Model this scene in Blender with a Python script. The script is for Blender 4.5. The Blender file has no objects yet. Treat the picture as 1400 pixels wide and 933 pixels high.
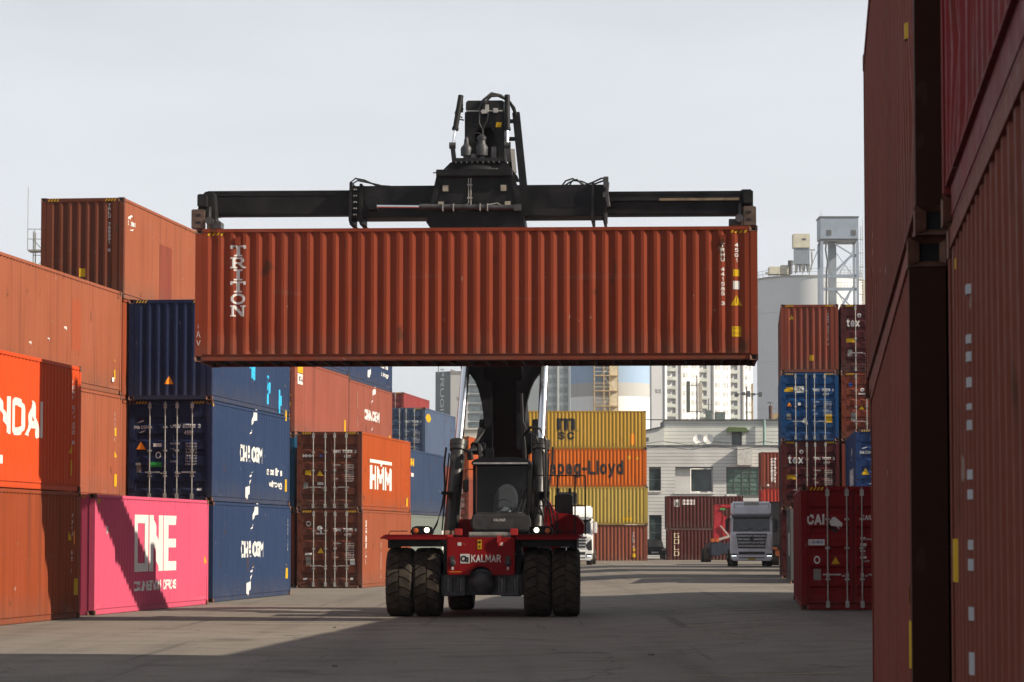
import bpy, bmesh, math, random
from mathutils import Vector, Matrix
import mathutils.geometry as mgeo
random.seed(7)
S = bpy.context.scene
COL = S.collection
R_ = math.radians

# ------------------------------------------------------------------ camera
cam = bpy.data.cameras.new("camera"); co = bpy.data.objects.new("camera", cam); COL.objects.link(co)
cam.sensor_width = 36.0; cam.lens = 4100.0/1400*36
co.location = (0, 0, 1.82)
co.rotation_euler = (R_(90)+math.atan(270.5/4100), 0, 0)
cam.clip_start = 0.1; cam.clip_end = 6000
cam.dof.use_dof = True; cam.dof.focus_distance = 66; cam.dof.aperture_fstop = 14
S.camera = co

# ------------------------------------------------------------------ light
SUN = Vector((.80, -.24, .552)).normalized()
w = bpy.data.worlds.new("World"); S.world = w; w.use_nodes = True
nt = w.node_tree; nd = nt.nodes; lk = nt.links
bg = nd["Background"]; bg.inputs[1].default_value = 0.069
sky = nd.new("ShaderNodeTexSky"); sky.sky_type = 'NISHITA'; sky.sun_disc = False
sky.sun_elevation = math.asin(SUN.z); sky.sun_rotation = math.atan2(SUN.x, SUN.y)
sky.air_density = 1.0; sky.dust_density = 1.0; sky.ozone_density = 1.2
hs = nd.new("ShaderNodeHueSaturation"); hs.inputs['Saturation'].default_value = 0.42
lk.new(sky.outputs[0], hs.inputs['Color'])
tcw = nd.new("ShaderNodeTexCoord"); mpw = nd.new("ShaderNodeMapping"); mpw.inputs['Scale'].default_value = (2.2, 2.2, 9)
nzw = nd.new("ShaderNodeTexNoise"); nzw.inputs['Scale'].default_value = 2.4; nzw.inputs['Detail'].default_value = 6
lk.new(tcw.outputs['Generated'], mpw.inputs[0]); lk.new(mpw.outputs[0], nzw.inputs['Vector'])
mrw = nd.new("ShaderNodeMapRange"); mrw.inputs['From Min'].default_value = .3; mrw.inputs['From Max'].default_value = .7
mrw.inputs['To Min'].default_value = .17; mrw.inputs['To Max'].default_value = .34      # optical depth of the thin overcast veil
lk.new(nzw.outputs[0], mrw.inputs[0])
sz = nd.new("ShaderNodeSeparateXYZ"); lk.new(tcw.outputs['Generated'], sz.inputs[0])
def wm(op, a, b=None):
    m = nd.new("ShaderNodeMath"); m.operation = op
    for i, k in enumerate((a, b)):
        if k is None: continue
        if hasattr(k, 'links'): lk.new(k, m.inputs[i])
        else: m.inputs[i].default_value = k
    return m.outputs[0]
path = wm('DIVIDE', mrw.outputs[0], wm('MAXIMUM', sz.outputs[2], .03))
veil = wm('SUBTRACT', 1.0, wm('EXPONENT', wm('MULTIPLY', path, -1.0)))
mxw = nd.new("ShaderNodeMix"); mxw.data_type = 'RGBA'
mxw.inputs[7].default_value = (8.7, 9.05, 9.62, 1)
ext = wm('EXPONENT', wm('DIVIDE', -.015, wm('MAXIMUM', sz.outputs[2], .03)))   # air dims the lowest degrees
lk.new(wm('MULTIPLY', veil, ext), mxw.inputs[0]); lk.new(hs.outputs[0], mxw.inputs[6]); lk.new(mxw.outputs[2], bg.inputs[0])
sun = bpy.data.lights.new("sun", 'SUN'); sun.energy = 5.0; sun.angle = R_(.53); sun.color = (1, .885, .72)
so = bpy.data.objects.new("sun", sun); COL.objects.link(so)
so.rotation_euler = SUN.to_track_quat('Z', 'Y').to_euler()
S.view_settings.view_transform = 'Standard'; S.view_settings.look = 'None'
S.view_settings.exposure = 0.55; S.view_settings.gamma = 1

# ------------------------------------------------------------------ materials
def newmat(name):
    m = bpy.data.materials.new(name); m.use_nodes = True
    return m, m.node_tree.nodes, m.node_tree.links, m.node_tree.nodes["Principled BSDF"]
def noise(n, l, vec, scale, detail=4, mscale=None):
    if mscale:
        mp = n.new("ShaderNodeMapping"); mp.inputs['Scale'].default_value = mscale; l.new(vec, mp.inputs[0]); vec = mp.outputs[0]
    t = n.new("ShaderNodeTexNoise"); t.inputs['Scale'].default_value = scale; t.inputs['Detail'].default_value = detail
    l.new(vec, t.inputs['Vector']); return t.outputs[0]
def rng(n, l, v, a, b, c, d):
    m = n.new("ShaderNodeMapRange"); l.new(v, m.inputs[0])
    for i, k in enumerate((a, b, c, d)): m.inputs[i+1].default_value = k
    return m.outputs[0]
def mixc(n, l, fac, a, b, mode='MIX'):
    m = n.new("ShaderNodeMix"); m.data_type = 'RGBA'; m.blend_type = mode
    for i, k in ((0, fac), (6, a), (7, b)):
        if hasattr(k, 'links'): l.new(k, m.inputs[i])
        else: m.inputs[i].default_value = k if i == 0 else (*k[:3], 1)
    return m.outputs[2]
MATS = {}
def paint(key, rgb, rough=.55, wear=1.0, metal=0.0, spec=.07):
    """weathered painted steel: fading, run-down streaks, rust specks, slight dents"""
    if key in MATS: return MATS[key]
    m, n, l, b = newmat(key); MATS[key] = m
    tc = n.new("ShaderNodeTexCoord"); oi = n.new("ShaderNodeObjectInfo")
    ad = n.new("ShaderNodeVectorMath"); ad.operation = 'ADD'
    sc = n.new("ShaderNodeVectorMath"); sc.operation = 'SCALE'; sc.inputs[3].default_value = .37
    l.new(oi.outputs['Location'], sc.inputs[0]); l.new(tc.outputs['Object'], ad.inputs[0]); l.new(sc.outputs[0], ad.inputs[1])
    P = ad.outputs[0]
    big = noise(n, l, P, .55, 5)
    strk = noise(n, l, P, 1.0, 5, (5, 5, .22))
    fine = noise(n, l, P, 14, 3)
    pale = tuple(c*1.12+.006 for c in rgb); dark = tuple(c*.62 for c in rgb)
    c = mixc(n, l, rng(n, l, big, .35, .68, 0, .55*wear), rgb, pale)
    c = mixc(n, l, rng(n, l, strk, .5, .75, 0, .55*wear), c, dark)
    strk2 = noise(n, l, P, 1.7, 4, (7, 7, .12))
    c = mixc(n, l, rng(n, l, strk2, .6, .78, 0, .4*wear), c, tuple(k*1.08+.012 for k in rgb))
    rust = noise(n, l, P, 2.6, 8, (1, 1, .6))
    c = mixc(n, l, rng(n, l, rust, .66, .72, 0, .8*wear), c, (.075, .030, .016))
    run = noise(n, l, P, 1.0, 6, (3.2, 3.2, .10))
    c = mixc(n, l, rng(n, l, run, .62, .70, 0, .5*wear), c, tuple(k*.45+.012 for k in rgb))
    scuff = noise(n, l, P, 1.0, 5, (.5, .5, 6))
    c = mixc(n, l, rng(n, l, scuff, .66, .71, 0, .45*wear), c, tuple(k*.8+.035 for k in rgb))
    sepz = n.new("ShaderNodeSeparateXYZ"); l.new(tc.outputs['Object'], sepz.inputs[0])
    splash = n.new("ShaderNodeMath"); splash.operation = 'MULTIPLY'; l.new(rng(n, l, sepz.outputs[2], .05, .75, .5*wear, 0), splash.inputs[0]); l.new(rng(n, l, noise(n, l, P, 2.2, 5), .3, .7, .2, 1), splash.inputs[1])
    c = mixc(n, l, splash.outputs[0], c, (.085, .07, .055))      # road dust along the lower edge
    chip = noise(n, l, P, 9, 2, (1, 1, .5))
    c = mixc(n, l, rng(n, l, chip, .74, .77, 0, .5*wear), c, (.35, .30, .26))
    l.new(c, b.inputs['Base Color'])
    l.new(rng(n, l, fine, .3, .7, rough, rough+.18), b.inputs['Roughness'])
    b.inputs['Metallic'].default_value = metal; b.inputs['Specular IOR Level'].default_value = spec
    bp = n.new("ShaderNodeBump"); bp.inputs['Strength'].default_value = .25*wear; bp.inputs['Distance'].default_value = .03
    l.new(noise(n, l, P, 1.6, 3), bp.inputs['Height']); l.new(bp.outputs[0], b.inputs['Normal'])
    return m
def plain(key, rgb, rough=.5, metal=0.0, spec=.4, var=.25, scale=6, bump=0):
    if key in MATS: return MATS[key]
    m, n, l, b = newmat(key); MATS[key] = m
    tc = n.new("ShaderNodeTexCoord")
    f = noise(n, l, tc.outputs['Object'], scale, 5)
    c = mixc(n, l, rng(n, l, f, .3, .7, 0, 1), tuple(k*(1-var) for k in rgb), tuple(min(1, k*(1+var)) for k in rgb))
    l.new(c, b.inputs['Base Color']); b.inputs['Metallic'].default_value = metal
    l.new(rng(n, l, f, .3, .7, max(.03, rough-.06), rough+.08), b.inputs['Roughness'])
    b.inputs['Specular IOR Level'].default_value = spec
    if bump:
        bp = n.new("ShaderNodeBump"); bp.inputs['Strength'].default_value = bump; bp.inputs['Distance'].default_value = .01
        l.new(f, bp.inputs['Height']); l.new(bp.outputs[0], b.inputs['Normal'])
    return m
def decal(key, rgb, wear=.35):
    """printed or stencilled paint, worn through in small chips"""
    if key in MATS: return MATS[key]
    m, n, l, b = newmat(key); MATS[key] = m
    tc = n.new("ShaderNodeTexCoord")
    f = noise(n, l, tc.outputs['Object'], 7, 6, (1, 1, .5))
    g = noise(n, l, tc.outputs['Object'], 2, 4)
    c = mixc(n, l, rng(n, l, g, .35, .7, 0, .35), rgb, tuple(k*.7 for k in rgb))
    l.new(c, b.inputs['Base Color']); b.inputs['Roughness'].default_value = .6; b.inputs['Specular IOR Level'].default_value = .1
    if wear:
        l.new(rng(n, l, f, .70-.16*wear, .74-.16*wear, 1, 0), b.inputs['Alpha'])
    return m
def lamp_mat(key, rgb, strength):
    if key in MATS: return MATS[key]
    m, n, l, b = newmat(key); MATS[key] = m
    b.inputs['Base Color'].default_value = (*rgb, 1); b.inputs['Emission Color'].default_value = (*rgb, 1)
    b.inputs['Emission Strength'].default_value = strength; return m
def glass(key, rgb, rough=.06, alpha=1):
    if key in MATS: return MATS[key]
    m, n, l, b = newmat(key); MATS[key] = m
    tc = n.new("ShaderNodeTexCoord"); f = noise(n, l, tc.outputs['Object'], 1.2, 3)
    c = mixc(n, l, rng(n, l, f, .35, .65, 0, 1), tuple(k*.6 for k in rgb), tuple(k*1.3 for k in rgb))
    l.new(c, b.inputs['Base Color']); b.inputs['Roughness'].default_value = rough
    b.inputs['Specular IOR Level'].default_value = .6 if key != 'cab_glass' else .2; b.inputs['Alpha'].default_value = alpha; return m
WHITE = decal("white_print", (.60, .59, .57), .12); YEL = decal("yellow_print", (.55, .33, .012), .2)
BLACKP = decal("black_print", (.016, .016, .018), .2); CREAM = decal("cream_print", (.62, .52, .36), .4)
GREYP = decal("grey_plate", (.22, .21, .19), 0); GREENP = decal("green_print", (.03, .33, .06), .1)
CYAN = decal("cyan_spray", (.04, .42, .72), .6); REDP = decal("red_print", (.6, .04, .04), .1)
ORANGEP = decal("orange_print", (.85, .28, .02), .1); BLUEP = decal("blue_print", (.03, .12, .45), .1)
FADED2 = decal("greyed_label", (.40, .40, .42), .2); FADED = decal("faded_print", (.55, .5, .47), .75); SEAM = decal("fresh_paint_patch", (.19, .030, .020), .2)
GALV = plain("galvanised_steel", (.34, .33, .305), .45, .35, var=.3)
CASTM = plain("corner_casting_steel", (.16, .075, .05), .6, .1, var=.5, scale=9)
RUBBER = plain("tyre_rubber", (.046, .037, .029), .85, 0, .2, var=.5, scale=5, bump=.4)
BLACK = plain("black_paint", (.010, .010, .012), .5, .0, .15, var=.5, scale=3, bump=.1)
BLACK2 = plain("worn_black_steel", (.013, .0125, .013), .5, .1, .15, var=.7, scale=2.2, bump=.2)
DARKGREY = plain("dark_grey_steel", (.045, .044, .046), .45, .1, var=.4)
HOSE = plain("rubber_hose", (.015, .015, .016), .55)
CHROME = plain("chrome_rod", (.88, .89, .92), .2, 1.0, var=.04)
MRED = paint("machine_red", (.22, .009, .011), .38, .35)
MREDB = plain("bright_red", (.38, .02, .016), .4, var=.15)
UNDER = plain("dark_underside", (.030, .012, .009), .8)
INSIDE = plain("dark_recess", (.012, .011, .011), .8)

# ------------------------------------------------------------------ mesh helpers
CACHE = {}
class MB:
    def __init__(s): s.v = []; s.f = []
    def add(s, vs, fs):
        o = len(s.v); s.v += [tuple(v) for v in vs]; s.f += [tuple(i+o for i in f) for f in fs]; return s
    def box(s, x0, x1, y0, y1, z0, z1):
        return s.add([(x0,y0,z0),(x1,y0,z0),(x1,y1,z0),(x0,y1,z0),(x0,y0,z1),(x1,y0,z1),(x1,y1,z1),(x0,y1,z1)],
                     [(3,2,1,0),(4,5,6,7),(0,1,5,4),(1,2,6,5),(2,3,7,6),(3,0,4,7)])
    def bar(s, p0, p1, wx, wz=None, up=(0,0,1)):
        p0 = Vector(p0); p1 = Vector(p1); d = (p1-p0).normalized(); up = Vector(up)
        if abs(d.dot(up)) > .98: up = Vector((0,1,0))
        a = d.cross(up).normalized(); b = a.cross(d).normalized(); wz = wz or wx; vs = []
        for p in (p0, p1):
            for sa, sb in ((-1,-1),(1,-1),(1,1),(-1,1)): vs.append(p+a*sa*wx/2+b*sb*wz/2)
        return s.add(vs, [(3,2,1,0),(4,5,6,7),(0,1,5,4),(1,2,6,5),(2,3,7,6),(3,0,4,7)])
    def lathe(s, prof, p0, axis, n=16, caps=True):
        """prof: list of (t, r) along axis from p0"""
        p0 = Vector(p0); d = Vector(axis).normalized(); up = Vector((0,0,1)) if abs(d.z) < .9 else Vector((0,1,0))
        a = d.cross(up).normalized(); b = a.cross(d).normalized(); vs = []; fs = []
        for t, r in prof:
            for i in range(n):
                q = 2*math.pi*i/n; vs.append(p0+d*t+a*math.cos(q)*r+b*math.sin(q)*r)
        for j in range(len(prof)-1):
            for i in range(n):
                k = (i+1) % n; fs.append((j*n+k, j*n+i, (j+1)*n+i, (j+1)*n+k))
        if caps:
            fs.append(tuple(range(n))); fs.append(tuple(range(len(prof)*n-1, (len(prof)-1)*n-1, -1)))
        return s.add(vs, fs)
    def cyl(s, p0, p1, r, r1=None, n=14):
        d = Vector(p1)-Vector(p0); return s.lathe([(0, r), (d.length, r if r1 is None else r1)], p0, d, n)
    def tube(s, pts, r, n=6):
        pts = [Vector(p) for p in pts]; vs = []; fs = []
        for j, p in enumerate(pts):
            d = (pts[min(j+1, len(pts)-1)]-pts[max(j-1, 0)]).normalized()
            up = Vector((0,0,1)) if abs(d.z) < .9 else Vector((0,1,0))
            a = d.cross(up).normalized(); b = a.cross(d).normalized()
            for i in range(n):
                q = 2*math.pi*i/n; vs.append(p+a*math.cos(q)*r+b*math.sin(q)*r)
        for j in range(len(pts)-1):
            for i in range(n):
                k = (i+1) % n; fs.append((j*n+k, j*n+i, (j+1)*n+i, (j+1)*n+k))
        fs.append(tuple(range(n))); fs.append(tuple(range(len(pts)*n-1, (len(pts)-1)*n-1, -1)))
        return s.add(vs, fs)
    def prism(s, poly, axis, a0, a1):
        """poly: 2-D outline in the other two axes (x,z for 'y'; y,z for 'x'; x,y for 'z')"""
        def pt(p, a): return {'y': (p[0], a, p[1]), 'x': (a, p[0], p[1]), 'z': (p[0], p[1], a)}[axis]
        n = len(poly); vs = [pt(p, a0) for p in poly]+[pt(p, a1) for p in poly]
        fs = [tuple(range(n)), tuple(range(2*n-1, n-1, -1))]+[((i+1) % n, i, n+i, n+(i+1) % n) for i in range(n)]
        return s.add(vs, fs)
    def build(s, name, mat, parent=None, smooth=0, bevel=0, key=None, loc=None, segs=2):
        if key and (key, mat.name) in CACHE: me = CACHE[(key, mat.name)]
        else:
            me = bpy.data.meshes.new(name); me.from_pydata(s.v, [], s.f)
            bm = bmesh.new(); bm.from_mesh(me)
            bmesh.ops.recalc_face_normals(bm, faces=bm.faces)
            if bevel:
                es = [e for e in bm.edges if len(e.link_faces) == 2 and e.calc_face_angle(0) > .6]
                bmesh.ops.bevel(bm, geom=es, offset=bevel, segments=segs, affect='EDGES', clamp_overlap=True)
            bm.to_mesh(me); bm.free(); me.materials.append(mat)
            if smooth or bevel:
                for p in me.polygons: p.use_smooth = True
                me.set_sharp_from_angle(angle=R_(smooth or 40))
            if key: CACHE[(key, mat.name)] = me
        return link(name, me, parent, loc)
def link(name, me, parent=None, loc=None):
    o = bpy.data.objects.new(name, me); COL.objects.link(o)
    if parent: o.parent = parent
    if loc: o.location = loc
    return o
def tag(o, label, cat, group=None):
    o['label'] = label; o['category'] = cat
    if group: o['group'] = group
    return o
def thing(name, label, cat, loc=(0,0,0), rz=0, group=None):
    o = bpy.data.objects.new(name, None); COL.objects.link(o); o.location = loc; o.rotation_euler = (0, 0, rz)
    return tag(o, label, cat, group)
def sm(a, b, x):
    t = max(0, min(1, (x-a)/(b-a))); return t*t*(3-2*t)
def G(x, y):
    t = sm(28, 50, y)
    return .1*sm(0, 1.6, x)*(1-t)+.16*sm(2, 6.5, x)*t

# ------------------------------------------------------------------ 2-D print shapes
TXT = {}; GLYPHS = {}
_o = [(.5,1),(.85,.91),(1,.66),(1,.34),(.85,.09),(.5,0),(.15,.09),(0,.34),(0,.66),(.15,.91),(.5,1)]
_b = [(.5,.72),(.83,.64),(.95,.45),(.95,.27),(.83,.08),(.5,0),(.17,.08),(.05,.27),(.05,.45),(.17,.64),(.5,.72)]
_C = [(1,.76),(.85,.94),(.5,1),(.15,.9),(0,.65),(0,.35),(.15,.1),(.5,0),(.85,.06)]
_P = [(0,0),(0,1),(.55,1),(.88,.94),(1,.76),(.88,.57),(.55,.5),(0,.5)]
STROKES = {   # centre lines of a plain grotesque, with each letter's width
 'A': (.72, [(0,0),(.5,1),(1,0)], [(.2,.3),(.8,.3)]), 'B': (.66, [(0,0),(0,1),(.55,1),(.85,.93),(.92,.76),(.8,.56),(.5,.52),(0,.52)], [(.5,.52),(.85,.46),(1,.27),(.9,.07),(.55,0),(0,0)]),
 'C': (.7, _C+[(1,.24)]), 'D': (.7, [(0,0),(0,1),(.5,1),(.85,.88),(1,.65),(1,.35),(.85,.12),(.5,0),(0,0)]), 'E': (.6, [(1,1),(0,1),(0,0),(1,0)], [(0,.52),(.85,.52)]), 'F': (.58, [(1,1),(0,1),(0,0)], [(0,.5),(.85,.5)]),
 'G': (.72, _C+[(1,.2),(1,.46),(.58,.46)]), 'H': (.7, [(0,0),(0,1)], [(1,0),(1,1)], [(0,.5),(1,.5)]), 'I': (0, [(0,0),(0,1)]), 'J': (.5, [(1,1),(1,.25),(.85,.05),(.5,0),(.15,.05),(0,.25)]),
 'K': (.68, [(0,0),(0,1)], [(1,1),(0,.42)], [(.32,.6),(1,0)]), 'L': (.56, [(0,1),(0,0),(1,0)]), 'M': (.88, [(0,0),(0,1),(.5,.3),(1,1),(1,0)]), 'N': (.72, [(0,0),(0,1),(1,0),(1,1)]), 'O': (.74, _o), 'P': (.64, _P),
 'Q': (.74, _o, [(.6,.25),(1,0)]), 'R': (.68, _P, [(.5,.5),(1,0)]), 'S': (.64, [(.95,.8),(.8,.95),(.5,1),(.15,.93),(.03,.75),(.15,.57),(.5,.5),(.85,.43),(.98,.25),(.85,.06),(.5,0),(.15,.06),(.02,.22)]),
 'T': (.62, [(0,1),(1,1)], [(.5,0),(.5,1)]), 'U': (.7, [(0,1),(0,.3),(.15,.07),(.5,0),(.85,.07),(1,.3),(1,1)]), 'V': (.7, [(0,1),(.5,0),(1,1)]), 'W': (1.0, [(0,1),(.25,0),(.5,.85),(.75,0),(1,1)]), 'X': (.68, [(0,0),(1,1)], [(0,1),(1,0)]), 'Y': (.68, [(0,1),(.5,.45),(1,1)], [(.5,0),(.5,.45)]), 'Z': (.64, [(0,1),(1,1),(0,0),(1,0)]),
 '0': (.58, _o), '1': (.3, [(0,.76),(1,1),(1,0)]), '2': (.56, [(.03,.75),(.15,.94),(.5,1),(.85,.93),(.97,.72),(.85,.5),(0,0),(1,0)]), '3': (.56, [(0,.86),(.3,1),(.7,.98),(.93,.78),(.8,.57),(.4,.52)], [(.6,.52),(.87,.44),(1,.25),(.8,.04),(.4,0),(0,.14)]), '4': (.6, [(.75,0),(.75,1),(0,.3),(1,.3)]), '5': (.56, [(.95,1),(.12,1),(.05,.55),(.4,.63),(.8,.58),(1,.33),(.85,.07),(.45,0),(0,.12)]), '6': (.58, [(.9,.9),(.5,1),(.15,.85),(0,.45),(.05,.15),(.4,0),(.8,.05),(1,.3),(.85,.55),(.5,.6),(.08,.46)]), '7': (.54, [(0,1),(1,1),(.35,0)]), '8': (.58, [(.5,1),(.88,.9),(.88,.62),(.5,.52),(.12,.62),(.12,.9),(.5,1)], [(.5,.52),(1,.4),(1,.1),(.5,0),(0,.1),(0,.4),(.5,.52)]), '9': (.58, [(.1,.1),(.5,0),(.85,.15),(1,.55),(.95,.85),(.6,1),(.2,.95),(0,.7),(.15,.45),(.5,.4),(.92,.54)]),
 'a': (.52, [(.1,.58),(.35,.72),(.7,.69),(.88,.52),(.88,0)], [(.88,.42),(.4,.41),(.08,.28),(.1,.06),(.4,0),(.88,.16)]), 'b': (.55, _b, [(.05,0),(.05,1)]), 'c': (.52, [(.95,.55),(.8,.67),(.5,.72),(.17,.64),(.05,.45),(.05,.27),(.17,.08),(.5,0),(.8,.05),(.95,.17)]), 'd': (.55, _b, [(.95,0),(.95,1)]), 'e': (.55, [(.05,.37),(.95,.37),(.95,.5),(.8,.67),(.5,.72),(.17,.64),(.05,.45),(.05,.27),(.17,.08),(.5,0),(.8,.05),(.95,.15)]),
 'g': (.55, _b, [(.95,.72),(.95,-.15),(.8,-.27),(.5,-.3),(.1,-.22)]), 'h': (.52, [(.05,0),(.05,1)], [(.05,.5),(.4,.72),(.8,.68),(.95,.5),(.95,0)]), 'i': (0, [(0,0),(0,.72)], [(0,.9),(0,1)]), 'k': (.5, [(0,0),(0,1)], [(.95,.72),(0,.3)], [(.35,.45),(1,0)]), 'l': (0, [(0,0),(0,1)]), 'm': (.85, [(0,0),(0,.72)], [(0,.5),(.2,.7),(.42,.66),(.5,.5),(.5,0)], [(.5,.5),(.7,.7),(.92,.66),(1,.5),(1,0)]), 'n': (.52, [(.05,0),(.05,.72)], [(.05,.5),(.4,.72),(.8,.68),(.95,.5),(.95,0)]), 'o': (.56, _b), 'p': (.55, _b, [(.05,.72),(.05,-.3)]), 'r': (.34, [(0,0),(0,.72)], [(0,.42),(.4,.68),(1,.7)]), 's': (.48, [(.92,.58),(.75,.69),(.45,.72),(.12,.65),(.1,.47),(.5,.37),(.9,.25),(.85,.06),(.5,0),(.2,.03),(.03,.15)]), 't': (.34, [(.4,1),(.4,.12),(.6,0),(1,.02)], [(0,.72),(1,.72)]), 'x': (.52, [(0,0),(1,.72)], [(0,.72),(1,0)]), 'y': (.54, [(0,.72),(.5,.05)], [(1,.72),(.5,.05),(.35,-.2),(.05,-.3)]),
 '-': (.36, [(0,.36),(1,.36)]), '.': (.04, [(0,0),(1,0)]), '!': (0, [(0,.35),(0,1)], [(0,0),(0,.06)]), "'": (0, [(0,.8),(0,1)]), '"': (.2, [(0,.8),(0,1)], [(1,.8),(1,1)]) }
def glyph(ch, t):
    k = (ch, round(t, 3))
    if k in GLYPHS: return GLYPHS[k]
    w_, *lines = STROKES[ch]; w_ = max(w_, 0)
    sx = max(w_-t*.35, 0) if w_ > .05 else 0
    pv = []; pf = []
    for ln in lines:
        P = [Vector((t/2+x*sx, t/2+y*(1-t))) for x, y in ln]
        closed = (P[0]-P[-1]).length < 1e-6
        for i in range(len(P)-1):
            a, b = P[i].copy(), P[i+1].copy(); d = b-a
            if d.length < 1e-6: continue
            d.normalize(); nn = Vector((-d.y, d.x))*t/2
            if not closed and i == 0: a -= d*t/2*.98
            if not closed and i == len(P)-2: b += d*t/2*.98
            o = len(pv); pv += [a+nn, a-nn, b-nn, b+nn]; pf.append((o, o+1, o+2, o+3))
        for i in range(len(P) if closed else len(P)-1):
            if i == 0 and not closed: continue
            o = len(pv); pv += [P[i]+Vector((math.cos(q), math.sin(q)))*t/2 for q in [math.pi/4*j+.39 for j in range(8)]]; pf.append(tuple(range(o, o+8)))
    V, E_, F, ov, oe, of = mgeo.delaunay_2d_cdt(pv, [], pf, 0, 1e-5)
    F = [f for f, q in zip(F, of) if q]
    use = sorted({i for f in F for i in f}); ix = {i: j for j, i in enumerate(use)}
    GLYPHS[k] = ([(V[i].x, V[i].y) for i in use], [tuple(ix[i] for i in f) for f in F], sx+t); return GLYPHS[k]
def text2d(body, u0, u1, v0, v1, bold=.02, spacing=1.0):
    k = (body, bold, spacing)
    if k not in TXT:
        t = .115+bold*2.6; x = 0; vs = []; fs = []
        for ch in body:
            if ch == ' ': x += .34; continue
            a, f, wd = glyph(ch, t); o = len(vs)
            vs += [(p+x, q) for p, q in a]; fs += [tuple(i+o for i in g) for g in f]; x += wd+(.13 if t < .2 else .09)*spacing
        xs = [v[0] for v in vs]; ys = [v[1] for v in vs]; a, b, c, d = min(xs), max(xs), min(ys), max(ys)
        if b-a < 1e-6: b = a+1
        TXT[k] = ([((x-a)/(b-a), (y-c)/(d-c)) for x, y in vs], fs)
    vs, fs = TXT[k]
    return [(u0+(u1-u0)*x, v0+(v1-v0)*y) for x, y in vs], fs
def vert2d(body, u, wd, v1, step, h, bold=.03):
    """letters stacked one under another, from v1 downwards"""
    vs = []; fs = []
    for i, ch in enumerate(body):
        if ch == ' ': continue
        ww = wd*(.35 if ch in '1I' else 1)
        a, b = text2d(ch, u-ww/2, u+ww/2, v1-i*step-h, v1-i*step, bold)
        o = len(vs); vs += a; fs += [tuple(k+o for k in f) for f in b]
    return vs, fs
def rot2d(sh, cu, cv, ang):
    c, s_ = math.cos(ang), math.sin(ang)
    return [(cu+(x-cu)*c-(y-cv)*s_, cv+(x-cu)*s_+(y-cv)*c) for x, y in sh[0]], sh[1]
def rect(u0, u1, v0, v1): return [(u0,v0),(u1,v0),(u1,v1),(u0,v1)], [(0,1,2,3)]
def poly(*p): return list(p), [tuple(range(len(p)))]
def tri(u, v, s): return poly((u-s/2, v-s*.43), (u+s/2, v-s*.43), (u, v+s*.43))
def disc(u, v, ru, rv=None, n=14, hole=0):
    rv = rv or ru
    o = [(u+ru*math.cos(2*math.pi*i/n), v+rv*math.sin(2*math.pi*i/n)) for i in range(n)]
    if not hole: return o, [tuple(range(n))]
    i_ = [(u+ru*hole*math.cos(2*math.pi*i/n), v+rv*hole*math.sin(2*math.pi*i/n)) for i in range(n)]
    return o+i_, [(i, (i+1) % n, n+(i+1) % n, n+i) for i in range(n)]
def many(*shs):
    vs = []; fs = []
    for a, b in shs:
        o = len(vs); vs += a; fs += [tuple(k+o for k in f) for f in b]
    return vs, fs
def box2(sh, u0, u1, v0, v1):
    return [(u0+(u1-u0)*x, v0+(v1-v0)*y) for x, y in sh[0]], sh[1]
SLAB = {
 'T': many(rect(0,1,.84,1), rect(0,.15,.68,.84), rect(.85,1,.68,.84), rect(.39,.61,.14,.84), rect(.24,.76,0,.14)),
 'R': many(rect(.12,.32,.14,.86), rect(0,.46,0,.14), rect(0,.78,.86,1), rect(.66,.88,.56,.86), rect(.32,.76,.42,.56), poly((.46,.42),(.68,.42),(.9,.14),(1,.14),(1,0),(.78,0))),
 'I': many(rect(.4,.6,.14,.86), rect(.22,.78,0,.14), rect(.22,.78,.86,1)),
 'O': disc(.5,.5,.47,.5,18,.62),
 'N': many(rect(.1,.25,.13,.87), rect(0,.36,0,.13), rect(0,.25,.87,1), rect(.76,.9,.13,.87), rect(.64,1,.87,1), poly((.25,1),(.25,.75),(.72,0),(.9,0),(.9,.13),(.42,.87),(.34,1))) }
SWOOSH = many(poly((.35,0),(.42,.06),(.55,.22),(.62,.24),(.62,.20),(.5,.1)), poly((.55,.3),(.7,.55),(1,.6),(1,.95),(.85,1),(.66,.78),(.6,.55)))
def cma(u0, u1, v0, v1, w=None, h=None):
    cu = (u0+u1)/2; W_ = u1-u0; H_ = v1-v0
    up = box2(SWOOSH, cu-W_*.30, cu+W_*.26, v1+H_*.55, v1+H_*2.25)
    lo = rot2d(box2(SWOOSH, cu-W_*.28, cu+W_*.26, v0-H_*2.15, v0-H_*.45), cu, v0-H_*1.3, math.pi)
    return many(text2d("CMA CGM", u0, u1, v0, v1, .035), up, lo)

# ------------------------------------------------------------------ shipping containers
W = 2.438; HC = 2.896
def corr(length, start, end, pitch, d, fo=.22, sl=.29, fi=.20):
    """breakpoints (u, depth) of a trapezoid corrugation"""
    n = int((length-start-end-.08)/pitch); off = (length-start-end-n*pitch)/2
    rj = random.Random(int(length*1000)+n); bp = [(start, 0)]; u = start+off
    for i in range(n):
        bp += [(u+pitch*fo/2+rj.uniform(-.004, .004), 0), (u+pitch*(fo/2+sl)+rj.uniform(-.006, .006), d+rj.uniform(-.004, .003)), (u+pitch*(fo/2+sl+fi)+rj.uniform(-.006, .006), d+rj.uniform(-.004, .003)), (u+pitch*(fo/2+2*sl+fi)+rj.uniform(-.004, .004), 0)]; u += pitch
    bp.append((length-end, 0)); return bp
def depth_at(bp, u):
    if u <= bp[0][0]: return bp[0][1]
    for (a, da), (b, db) in zip(bp, bp[1:]):
        if u <= b: return da+(db-da)*(u-a)/max(b-a, 1e-9)
    return bp[-1][1]
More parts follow.
